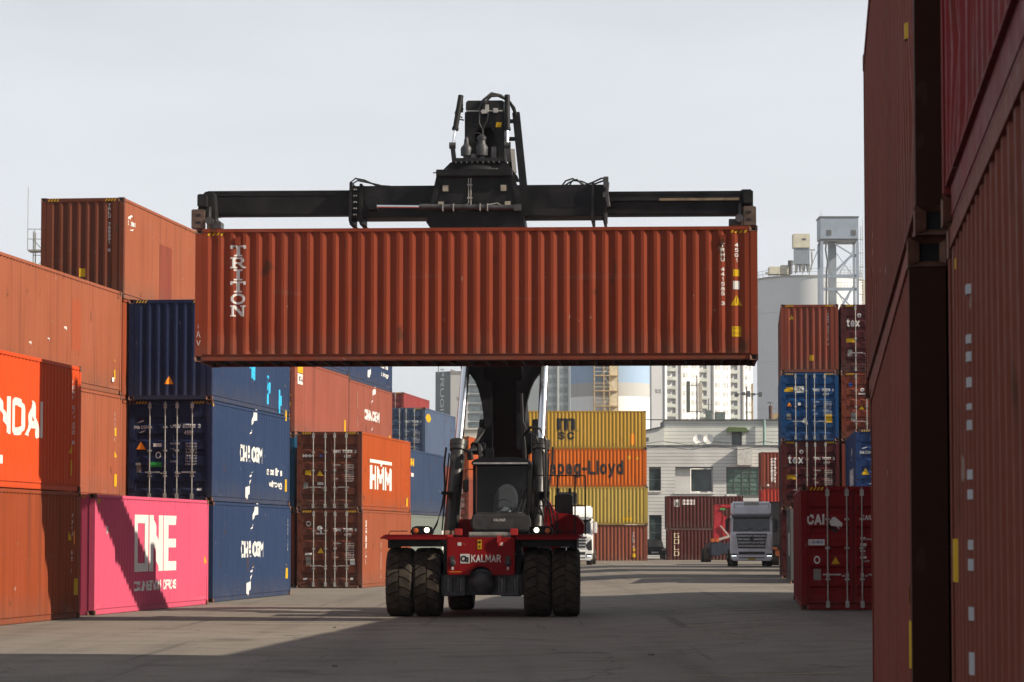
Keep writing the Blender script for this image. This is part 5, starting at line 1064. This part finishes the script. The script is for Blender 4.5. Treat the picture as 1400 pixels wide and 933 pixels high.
def window(parent, a, b, c, d, y, g=OG, nx=2, nz=1, fw=.06, mat=FRM):
    m = MB(); m.box(a, a+fw, y-.04, y+.04, c, d); m.box(b-fw, b, y-.04, y+.04, c, d); m.box(a+fw, b-fw, y-.04, y+.04, c, c+fw); m.box(a+fw, b-fw, y-.04, y+.04, d-fw, d)
    for i in range(1, nx): xx = a+(b-a)*i/nx; m.box(xx-fw/2, xx+fw/2, y-.035, y+.035, c+fw, d-fw)
    for i in range(1, nz): zz = c+(d-c)*i/nz; m.box(a+fw, b-fw, y-.03, y+.03, zz-fw/2, zz+fw/2)
    w_ = m.build('window', mat, parent); MB().box(a+fw, b-fw, y+.0, y+.012, c+fw, d-fw).build('pane', g, w_); return w_
window(ob, 11.95, 13.0, 6.0, 7.95, .12, nx=1, nz=2); window(ob, 11.95, 13.05, 1.6, 3.9, .12, nx=1, nz=3); window(ob, 15.65, 17.45, 5.95, 7.9, .35, nx=2)
window(ob, 18.7, 22.2, 5.6, 7.95, .12, OG2, nx=5, nz=6, fw=.07)
MB().box(14.25, 15.6, .30, .36, 5.85, 7.95).build('recess_panel', CLAD, ob); MB().box(17.5, 17.55, .25, .4, 5.85, 7.95).build('recess_panel', CLAD, ob)
MB().box(14.15, 17.65, -.18, -.06, 5.72, 5.86).box(11.85, 13.1, -.16, -.06, 5.88, 6.0).box(18.7, 19.6, -.25, -.06, 5.42, 5.72).build('sill', plain("white_sill", (.62, .61, .58), .6), ob)
MB().box(x0-.05, x1, -.14, .5, 9.9, 9.99).box(x0-.05, x1, 2.6, 3.0, 12.28, 12.36).build('parapet_cap', FRM, ob)
MB().box(x0, x1, .26, 12, 9.4, 9.9).build('roof', BK, ob)
op2 = [(19.4, 20.3, 9.9, 11.1)]
clad_wall(ob, 13.4, 27.0, 9.99, 12.27, 2.9, op2, ch=.33, mat=CLAD2)
wall_cells(ob, [13.4, 19.4, 20.3, 27.0], [9.95, 11.1, 12.27], 2.904, 9, op2, BK); window(ob, 19.4, 20.3, 9.98, 11.1, 3.2, nx=1)
MB().prism([(18.9, 11.25), (20.9, 11.25), (20.6, 11.62), (19.1, 11.66)], 'y', 2.0, 2.84).build('awning', plain("moss_green_awning", (.085, .13, .045), .8, var=.4), ob)
MB().prism([(10.6, 9.99), (13.35, 9.99), (13.35, 11.62), (10.6, 11.02)], 'y', 1.2, 8).build('roof_house', CLAD2, ob)
MB().prism([(10.5, 11.03), (13.4, 11.64), (13.4, 11.74), (10.5, 11.13)], 'y', 1.0, 8).box(11.6, 12.0, 1.16, 1.2, 10.35, 10.7).build('roof_edge', FRM, ob)
ac = MB().box(19.6, 20.95, -.75, -.06, 8.2, 9.75).build('duct_box', plain("pale_duct", (.50, .49, .46), .6), ob, bevel=.03)
MB().cyl((22.25, 2.5, 9.99), (22.25, 2.5, 12.3), .12).build('downpipe', plain("verdigris_pipe", (.22, .33, .30), .5), ob, smooth=30)
for x in (16.4, 17.3):
    dsh = MB().lathe([(0, .05), (.02, .2), (.06, .34), (.12, .45), (.135, .45), (.07, .33), (.03, .18), (.015, .04)], (x, 1.75, 10.55), (-.15, -1, .25), 22)
    o = dsh.build('satellite_dish', plain("dish_white", (.72, .71, .68), .5, var=.08), None, smooth=50); tag(o, 'white satellite dish on the office roof terrace, ' + ('left one of two' if x < 17 else 'right one of two'), 'satellite dish', 'satellite dishes on the office')
    MB().bar((x, 1.85, 9.92), (x, 1.8, 10.5), .06).bar((x, 1.75, 10.5), (x-.08, 1.25, 10.72), .025).build('dish_stand', FRM, o)
    o.location = (0, 262, 0)
# low wall building seen left of the boom
wb = thing('warehouse', 'low cream clad warehouse seen between the left cylinder and the boom', 'building', (0, 272, 0), 0)
clad_wall(wb, -7, 10.2, 0, 11.7, 0, [], ch=.45, mat=plain("cream_cladding", (.52, .49, .42), .7, var=.12, scale=.4)); MB().box(-7, 10.2, .004, 20, 0, 11.69).build('wall', BK, wb); MB().box(-7.1, 10.3, -.2, 20.2, 11.7, 11.85).build('roof_edge', plain("cream_edge", (.55, .52, .46), .6), wb)
# cables strung before the building
for k, (z0_, z1_) in enumerate(((10.25, 10.2), (9.78, 9.82))):
    pts = [(-9+i*2.2, 258, z0_+(z1_-z0_)*i/16-.35*math.sin(math.pi*((i*.5) % 1))) for i in range(17)]
    o = MB().tube(pts, .022, 5).build('overhead_cable', HOSE); tag(o, ('upper' if k == 0 else 'lower') + ' black cable strung across the front of the grey office', 'cable', 'cables across the office front')
# masts standing before the apartment block
STM = plain("mast_steel", (.20, .20, .20), .5, .3)
am = thing('antenna_mast', 'thin roof mast with two upright antenna panels before the white apartment block', 'antenna mast', (16.55, 268, 10.2))
MB().cyl((0, 0, 0), (0, 0, 6.2), .09, .06).box(-.05, .05, -.05, .05, 2.9, 3.3).build('pole', STM, am); MB().box(-.9, .55, -.04, .04, 5.3, 5.36).box(-.9, .55, -.04, .04, 2.95, 3.01).build('crossbar', STM, am)
MB().box(-.96, -.62, -.15, .1, 2.9, 5.7).build('antenna_panel', plain("antenna_dark", (.10, .11, .10), .5), am, bevel=.05); MB().box(.12, .46, -.15, .1, 2.95, 5.6).build('antenna_panel', plain("antenna_beige", (.45, .42, .36), .6), am, bevel=.05)
fm = thing('floodlight_mast', 'floodlight mast with a cluster of lamps before the white apartment block', 'light mast', (21.0, 268, 10.2))
MB().cyl((0, 0, 0), (0, 0, 5.2), .10, .07).build('pole', STM, fm); MB().box(-.95, 1.3, -.05, .05, 4.5, 4.58).box(-.1, .6, -.05, .05, 2.9, 2.96).build('crossbar', STM, fm)
for i, x in enumerate((-.9, -.3, .15, .6, 1.2)): MB().box(x-.16, x+.16, -.25, .05, 4.3+.12*(i % 2), 4.62+.1*(i % 3)).build('floodlight', FRM, fm, bevel=.03)
MB().box(.4, .55, -.06, .06, 2.2, 5.5).build('conduit', plain("conduit_ochre", (.4, .26, .12), .6), fm)
rj = thing('roof_equipment', 'small dark rooftop plant unit with pipes on the office roof', 'roof equipment', (17.9, 266, 12.3))
MB().box(-.7, -.2, -.3, .3, 0, .9).box(.1, 1.0, -.3, .4, 0, .75).build('unit', plain("plant_unit", (.12, .15, .14), .6), rj, bevel=.03); MB().tube([(-.45, 0, .9), (-.45, 0, 1.9), (-.2, 0, 2.0), (-.1, 0, .6)], .05).bar((-.6, 0, 1.4), (.0, 0, 1.4), .04).build('pipe', STM, rj)
cp_ = thing('chimney_pipe', 'rusty capped chimney pipe on the office roof beside the silo', 'chimney', (22.95, 266, 12.3)); MB().cyl((0, 0, 0), (0, 0, 1.3), .16).build('flue', plain("rusty_flue", (.10, .05, .04), .7), cp_, smooth=30); MB().lathe([(0, .36), (.06, .30), (.10, .05)], (0, 0, 1.55), (0, 0, 1), 14).cyl((0, 0, 1.3), (0, 0, 1.55), .03).build('cap', FRM, cp_)
rr2 = thing('roof_hut', 'tan roof hut with sloping ladder on the office roof beside the silo', 'roof hut', (24.0, 267, 12.3)); MB().prism([(-.9, 0), (1.4, 0), (1.4, 1.3), (-.9, .55)], 'y', 0, 2).build('wall', plain("tan_hut", (.42, .31, .18), .7), rr2); MB().bar((-.3, -.2, 0), (1.6, -.2, 2.2), .07).build('ladder', GALV, rr2)

# ------------------------------------------------------------------ far towers, silos
def cylwall(name, R0, z0_, z1_, mat, parent, n=64, y=0, x=0):
    return MB().lathe([(z0_, R0), (z1_, R0)], (x, y, 0), (0, 0, 1), n).build(name, mat, parent, smooth=30)
# grey silo
si = thing('silo', 'tall pale grey cylindrical silo with plant on its roof', 'silo', (51.4, 517, 0))
SIM = paint("silo_grey", (.62, .645, .66), .7, .25)
R0 = 9.05
for k, (a, b) in enumerate(((0, 8), (8.03, 16), (16.03, 24), (24.03, 32), (32.03, 40.4), (40.43, 46.3))): cylwall('shell_ring', R0+(.012 if k == 5 else 0), a, b, SIM, si)
cylwall('roof', R0+.15, 46.3, 46.6, plain("silo_rim", (.34, .34, .33), .7), si)
def rail(parent, R1, z, n=30):
    m = MB()
    for i in range(n):
        q = 2*math.pi*i/n; m.bar((R1*math.cos(q), R1*math.sin(q), z), (R1*math.cos(q), R1*math.sin(q), z+1.1), .05)
    for h in (.55, 1.1): m.tube([(R1*math.cos(2*math.pi*i/n), R1*math.sin(2*math.pi*i/n), z+h) for i in range(n+1)], .03, 4)
    return m.build('railing', GALV, parent)
rail(si, R0+.05, 46.6)
CRE = plain("cream_metal", (.58, .55, .44), .6, var=.1, scale=1)
f1 = MB().box(-4.0, -2.1, -4, -1, 46.6, 47.9).build('plant_box', CRE, si, bevel=.04); MB().box(-2.0, -.2, -3.5, -1, 46.6, 48.2).build('plant_box', CRE, si, bevel=.04); MB().box(-4.6, -3.9, -3.8, -3.0, 46.6, 46.95).build('plant_box', CRE, si)
MB().lathe([(0, .32), (1.5, .32), (1.55, .48), (2.3, .48), (2.35, .3)], (-.35, -4.0, 46.6), (0, 0, 1), 14).build('fan', FRM, si, smooth=30)
m = MB()
for i in range(11): m.box(.45+i*.235, .62+i*.235, -3.1, -3.0, 48.4, 51.2)
m.box(.45, 3.0, -3.0, -1.0, 48.4, 51.2); m.build('filter_body', plain("filter_blue_grey", (.30, .34, .40), .6, var=.15), si)
MB().box(.2, 3.05, -3.3, -.8, 51.2, 53.6).build('filter_head', CRE, si, bevel=.03); MB().box(1.7, 2.35, -3.34, -3.3, 52.5, 52.8).build('vent', FRM, si)
m = MB()
for i in range(4): m.prism([(.5+i*.64, 48.4), (1.08+i*.64, 48.4), (.82+i*.64, 47.0), (.72+i*.64, 47.0)], 'y', -3.0, -2.0)
m.build('hopper', plain("hopper_grey", (.20, .22, .25), .6), si)
m = MB()
for x in (.5, 1.7, 2.95): m.bar((x, -3.2, 46.6), (x, -3.2, 48.5), .14)
m.bar((.2, -3.3, 47.1), (3.2, -3.3, 47.1), .1).tube([(3.0, -2, 51.0), (3.5, -2, 50.9), (4.0, -2, 51.0)], .14).tube([(3.4, -2.5, 50.6), (3.5, -2.5, 48.6), (3.2, -2.5, 47.4)], .16); m.build('support_pipe', GALV, si)
for ch in si.children:
    if ch.name.split('.')[0] in ('plant_box', 'fan', 'filter_body', 'filter_head', 'vent', 'hopper', 'support_pipe'): ch.location = (-3.5, -3.2, .3)
# elevator tower
et = thing('elevator_tower', 'blue-grey steel elevator tower with a boxed head house beside the silo', 'tower', (54.84, 500, 0)); et.scale = (.9, 1, 1)
TWR = plain("tower_blue_grey", (.27, .32, .39), .55, .1, var=.12, scale=.6)
k = 500/4100.0   # metres per picture pixel at this distance
MB().box(-3.75, 3.35, -1.5, 4, 51.8, 55.4).build('head_house', TWR, et, bevel=.05); MB().box(-3.9, 3.45, -1.6, 4.1, 55.4, 55.6).build('roof', FRM, et); MB().box(-3.5, 3.3, -1.4, 4, 51.4, 51.8).build('floor_beam', FRM, et)
for x in (-2.1, 2.45): MB().box(x-.42, x+.42, -1.56, -1.5, 52.4, 53.3).build('window', FRM, et)
MB().box(-1.95, -.55, .5, 1.9, 0, 51.4).build('shaft', plain("shaft_blue_grey", (.24, .27, .31), .6, var=.2, scale=.3), et)
for x in (-3.45, 3.15):
    for y in (-1.3, 3.6): MB().box(x-.24, x+.24, y-.24, y+.24, 0, 51.4).build('column', TWR, et)
for z in (2, 8, 14, 20, 26, 32, 37.6, 43.4, 45.6, 49.0): MB().box(-3.6 if z != 49.0 else 1.9, 3.3, -1.42, -1.12, z-.26, z+.26).build('cross_beam', TWR, et)
for z0_, z1_ in ((32.2, 37.4), (37.8, 43.2), (45.8, 48.9)):
    MB().bar((-1.6, -1.25, z0_), (1.9, -1.25, z1_), .42).build('brace', TWR, et); MB().bar((-1.0, -1.15, z1_+2.1 if z0_ > 40 else z1_), (1.9, -1.15, (z0_+z1_)/2+(2 if z0_ > 40 else 0)), .22).build('brace', TWR, et)
    MB().bar((3.1, 3.6, z0_), (-1, 3.6, z1_+2), .10).bar((0, 3.6, z0_), (3.1, 3.6, z1_+1.6), .10).build('brace', TWR, et)
m = MB()
for x in (3.75, 4.15): m.bar((x, -1.2, 30), (x, -1.2, 54.0), .07)
for i in range(48): m.bar((3.75, -1.2, 30+i*.5), (4.15, -1.2, 30+i*.5), .05)
for i in range(10): m.box(3.3, 4.3, -1.3, -1.1, 31+i*2.3, 31.1+i*2.3)
m.build('ladder', GALV, et)
m = MB()
for z in (46.5, 43.9):
    m.bar((-3.4, -1.4, z+.6), (4.2, -1.4, z+.6), .04).bar((-3.4, -1.4, z), (4.2, -1.4, z), .04)
    for i in range(14): m.bar((-3.4+i*.58, -1.4, z-.7), (-3.4+i*.58, -1.4, z+.6), .035)
m.build('railing', GALV, et)
MB().tube([(-2.6, -1.3, 51.4), (-2.75, -1.3, 50), (-2.4, -1.3, 48), (-2.6, -1.3, 46), (-2.7, -1.3, 40), (-2.6, -1.3, 30)], .16).build('duct', FRM, et, smooth=60); MB().bar((-3.6, -1.2, 51.2), (-5.6, -1.2, 46.8), .14).build('conveyor_spout', TWR, et)
MB().bar((-3.75, -1.4, 55.6), (-3.75, -1.4, 56.6), .05).bar((-3.4, -1.4, 55.6), (-3.4, -1.4, 56.3), .05).bar((4.1, -1.3, 52), (4.1, -1.3, 55.3), .06).build('antenna', GALV, et)
# sunlit block glimpsed through the tower
lb_ = thing('apartment_block', 'cream and yellow sunlit block glimpsed through the legs of the elevator tower', 'building', (101, 880, 0))
MB().box(-8.0, 4.0, 0, 14, 0, 78).build('wall', plain("sunny_cream", (.68, .62, .48), .7, var=.08, scale=.1), lb_); MB().box(-3.5, 9.5, 4, 18, 0, 70).build('wall', plain("sunny_white", (.75, .73, .68), .7, var=.05, scale=.1), lb_)
for i in range(24):
    for x in (-6.5, -3.2, .8): MB().box(x, x+1.4, -.12, -.004, 6+i*3, 7.6+i*3).build('window', plain("far_window", (.22, .23, .24), .4), lb_, key=('lbw', x), loc=None) if i == 0 else MB().box(x, x+1.4, -.12, -.004, 6, 7.6).build('window', plain("far_window", (.22, .23, .24), .4), lb_, key=('lbw', x), loc=(0, 0, i*3))
# painted tank with scaffold stair
tk = thing('painted_tank', 'big round tank banded blue, grey and white behind the yellow container stack', 'tank', (13.1, 400, 0))
TR = 5.3
for nm, a, b, cl in (('white_band', 0, 20.6, (.74, .75, .76)), ('grey_band', 20.6, 22.4, (.42, .42, .41)), ('blue_band', 22.4, 34, (.30, .41, .56))):
    cylwall('shell_band', TR, a, b, paint("tank_"+nm, cl, .6, .25), tk)
MB().lathe([(34, TR+.1), (34.3, TR+.1), (36, .5)], (0, 0, 0), (0, 0, 1), 48).build('roof', paint("tank_white_band", (.74, .75, .76)), tk, smooth=30)
OCH = plain("ochre_scaffold", (.46, .33, .18), .7, var=.3, scale=2); PALE = plain("pale_stair", (.66, .58, .42), .7, var=.2, scale=2); m = MB()
for x in (-2.3, -1.05, -.3, .75):
    for y in (-7.4, -5.6): m.bar((x, y, 0), (x, y, 32), .14)
m.build('stair_post', OCH, tk)
for i in range(16):
    z = 1.2+i*2.0
    MB().box(-2.4, .85, -7.5, -5.5, z-.08, z+.06).build('landing', OCH, tk, key='tland', loc=None) if i == 0 else MB().box(-2.4, .85, -7.5, -5.5, 1.12, 1.26).build('landing', OCH, tk, key='tland', loc=(0, 0, 2*i))
    s = 1 if i % 2 else -1
    m = MB().bar((-.9*s-.6, -7.2, 1.2), (.9*s-.2, -7.2, 3.2), .30, .10).bar((-2.35, -7.45, 2.2), (.8, -7.45, 2.2), .05).bar((-2.35, -7.45, 1.7), (.8, -7.45, 1.7), .05); m.build('flight', PALE, tk, key=('tfl', s), loc=(0, 0, 2*i))
MB().box(-.25, .72, -6.6, -5.7, 0, 32).build('stair_panel', PALE, tk)
# white apartment block
WA = plain("white_render", (.84, .82, .78), .7, 0, .3, var=.04, scale=.15); GW = plain("grey_render", (.34, .35, .37), .7, var=.05, scale=.1); DW = plain("apartment_window", (.50, .51, .52), .3, var=.4, scale=.4); BW = plain("balcony_glass", (.34, .36, .33), .3, var=.3, scale=.5)
ap = thing('apartment_tower', 'white sunlit apartment tower with grey gable numbered 105 beside the silo', 'building', (0, 930, 0), 0)
q = 930/4100.0; PX = lambda px: (px-700)*q; FH = 12.5*q; NF = 24; top = NF*FH+2
MB().box(PX(889.5), PX(907), -.5, 14, 0, top).build('gable_wall', GW, ap)
MB().box(PX(888), PX(889.5), -.4, 14, 0, top).build('gable_edge', plain("gable_dark", (.10, .11, .13), .6), ap)
MB().box(PX(907), PX(909.5), -1.2, 14, 0, top).build('fin_wall', WA, ap)
wsp = [(909.5, 927, 'b'), (927, 933, 'g'), (933, 958.5, 'w'), (958.5, 972, 'b'), (972, 980, 'g'), (980, 1004, 'w'), (1004, 1017, 'b'), (1017, 1023.5, 'g'), (1023.5, 1037, 'w')]
for a, b, kd in wsp:
    y = {'b': 1.6, 'g': .6, 'w': -.3}[kd]
    MB().box(PX(a), PX(b), y, 14, 0, top).build('wall', {'b': WA, 'g': GW, 'w': WA}[kd], ap)
    rest = MB()
    for i in range(NF):
        z = 1.2+i*FH; vis = 12 <= i <= 20
        its = []
        if kd == 'w':
            for f, wv in ((.06, .16), (.27, .08), (.55, .17), (.78, .08)) if b-a > 20 else ((.12, .3), (.6, .2)):
                its.append((PX(a+(b-a)*f), PX(a+(b-a)*(f+wv)), y-.06, y-.004, z, z+1.55))
        elif kd == 'b':
            its.append((PX(a+1), PX(a+(b-a)*.48), y-.06, y-.004, z-.2, z+1.6)); its.append((PX(a+(b-a)*.55), PX(b-1), y-.06, y-.004, z-.2, z+1.6))
        for (xa, xb, ya, yb, za, zb) in its:
            if vis: MB().box(xa, xb, ya, yb, za, zb).build('window', DW, ap)
            else: rest.box(xa, xb, ya, yb, za, zb)
        if kd == 'b':
            if vis: MB().box(PX(a+.4), PX(b-.4), -.2, y, z-1.0, z-.75).box(PX(a+.4), PX(b-.4), -.2, -.12, z-.75, z+.1).build('balcony', BW, ap)
            else: rest.box(PX(a+.4), PX(b-.4), -.2, y, z-1.0, z-.75)
    if rest.v: o = rest.build('window_rows', DW, ap); o['kind'] = 'stuff'
MB().box(PX(889), PX(1037), -.6, 14.2, top, top+.6).build('roof', GW, ap)
flat2 = lambda nm, sh, mat, y, par: MB().add([(x, y, z) for x, z in sh[0]], sh[1]).build(nm, mat, par)
flat2('lettering', text2d("105", PX(894), PX(903), 1.82+(737-538)*q, 1.82+(737-532.5)*q, .02), BLACKP, -.52, ap)
ap.scale = (1/math.cos(R_(35)), 1, 1); ap.rotation_euler = (0, 0, R_(35)); ap.location = (0, 930-PX(890)*math.tan(R_(35)), 0)     # turned so its front meets the sun
# grey-green apartment behind the boom
ga = thing('apartment_tower', 'grey-green apartment tower seen behind the boom and right chrome rod', 'building', (0, 925, 0), 0)
GT = plain("teal_grey_render", (.20, .235, .25), .6, var=.06, scale=.1); GL = plain("pale_slab", (.40, .42, .42), .6, var=.1, scale=.2); TW = plain("teal_window", (.10, .135, .15), .25, var=.35, scale=.5)
q = 925/4100.0; top = 25*FH
MB().box(PX(634), PX(779), 0, 15, 0, top).build('wall', GT, ga); MB().box(PX(633), PX(780), -.3, 15.3, top, top+.7).build('roof', GL, ga)
for px in (633.5, 661, 668, 744, 762, 777): MB().box(PX(px), PX(px+2.6), -.5, -.004, 0, top).build('pilaster', GL if px in (762, 668) else GT, ga)
rest = MB()
for i in range(25):
    z = 1.5+i*FH; vis = 13 <= i <= 19
    for a, b in ((637.5, 641), (643, 649), (650, 655), (656, 660.5), (671, 676), (746.5, 752), (753, 760.5), (766, 770), (771, 776)):
        bx_ = (PX(a), PX(b), -.1, -.004, z, z+1.75)
        if vis: MB().box(*bx_).build('window', TW, ga)
        else: rest.box(*bx_)
    bb = MB().box(PX(636.2), PX(641), -.9, -.004, z-.75, z-.1).box(PX(641), PX(661), -.5, -.004, z-.5, z-.3)
    if vis: bb.build('balcony', GL, ga)
    else: bb.build('balcony', GL, ga) if i > 22 else None
o = rest.build('window_rows', TW, ga); o['kind'] = 'stuff'
# teal gable tower with vertical lettering
pg = thing('apartment_tower', 'dark teal and pale grey apartment tower lettered PRUGIO down its gable', 'building', (PX(618), 900, 0), R_(0))
q = 900/4100.0; tz = 1.82+(737-506.5)*q; lw = 21*q
ang = R_(42); ux, uy = -math.cos(ang), math.sin(ang); LL = lw/math.cos(ang)*1.0
tz2 = tz-1.6
TEALM = plain("dark_teal_render", (.020, .048, .066), .6, var=.08, scale=.1)
MB().prism([(0, 0), (ux*LL, uy*LL), (ux*LL+4.5, uy*LL+4.5), (4.5, 0)], 'z', 0, tz-.3).build('wall', TEALM, pg)
MB().box(.02, 22.5*q, -.05, 11, 0, tz-1).build('gable_wall', plain("pale_grey_render", (.40, .395, .385), .7, var=.05, scale=.1), pg)
MB().prism([(0, tz-1), (22.5*q, tz-1), (22.5*q, tz-.6), (12*q, tz-.6), (0, tz+.3)], 'y', -.25, 11).build('roof_edge', plain("roof_brown", (.22, .19, .18), .7), pg)
def on_gable(sh, mat, nm='lettering'):   # s along the teal wall measured from its far (left) edge
    return MB().add([(ux*LL*(1-x)+(-uy)*.06*0-.06*math.sin(ang), uy*LL*(1-x)-.06*math.cos(ang), z) for x, z in sh[0]], sh[1]).build(nm, mat, pg)
zc = 1.82+(737-540)*q; hL = 34*q*2*.5
sh = text2d("PRUGIO", -1, 1, -.13, .13, .0, 1.25); sh = [(.45+y, zc-x*hL*1.06) for x, y in sh[0]], sh[1]
on_gable(sh, plain("pale_letter", (.55, .58, .6), .5)); flat2('lettering', text2d("10", 8.2*q, 12.5*q, 1.82+(737-548)*q, 1.82+(737-543)*q, .02), plain("grey_letter", (.14, .14, .15), .6), -.08, pg)
MB().bar((ux*LL*.8, uy*LL*.8, tz-1), (ux*LL*.8, uy*LL*.8, tz+1.8), .3).build('antenna', STM, pg)
# lattice mast at far left
lm = thing('lattice_mast', 'thin grey lattice mast with a small platform behind the salmon containers at left', 'mast', (-24.0, 150, 0))
m = MB(); hw = .34
for sx in (-1, 1):
    for sy in (-1, 1): m.bar((sx*hw+.35, sy*hw, 0), (sx*hw+.35, sy*hw, 17.2), .05)
for i in range(21):
    z = .8*i; s = 1 if i % 2 else -1
    m.bar((-hw*s+.35, -hw, z), (hw*s+.35, -hw, z+.8), .035).bar((-hw+.35, -hw, z), (hw+.35, -hw, z), .035)
m.build('lattice', GALV, lm)
m = MB().box(-.25, .75, -.5, .5, 16.2, 16.28)
for z in (16.8, 17.3): m.bar((-.25, -.5, z), (.75, -.5, z), .035)
for x in (-.25, .1, .45, .75): m.bar((x, -.5, 16.25), (x, -.5, 17.3), .035)
m.box(-.45, .1, -.45, .3, 14.3, 14.36); m.bar((-.45, -.45, 14.3), (-.45, -.45, 15.4), .03).bar((-.45, -.45, 15.4), (.1, -.45, 15.4), .03); m.build('platform', GALV, lm)
MB().bar((-.25, -.5, 16.3), (-.25, -.5, 19.4), .025).build('antenna', GALV, lm)

# ------------------------------------------------------------------ light haze over the yard
def haze():
    m = bpy.data.materials.new("air_haze"); m.use_nodes = True; n = m.node_tree.nodes; l = m.node_tree.links
    n.remove(n["Principled BSDF"]); v = n.new("ShaderNodeVolumePrincipled"); v.inputs['Color'].default_value = (.92, .95, 1, 1); v.inputs['Density'].default_value = .00018; v.inputs['Anisotropy'].default_value = .2
    l.new(v.outputs[0], n["Material Output"].inputs['Volume'])
    o = MB().box(-4100, 4100, -410, 5600, -1.0, 95).build('haze', m); o['kind'] = 'stuff'
haze()
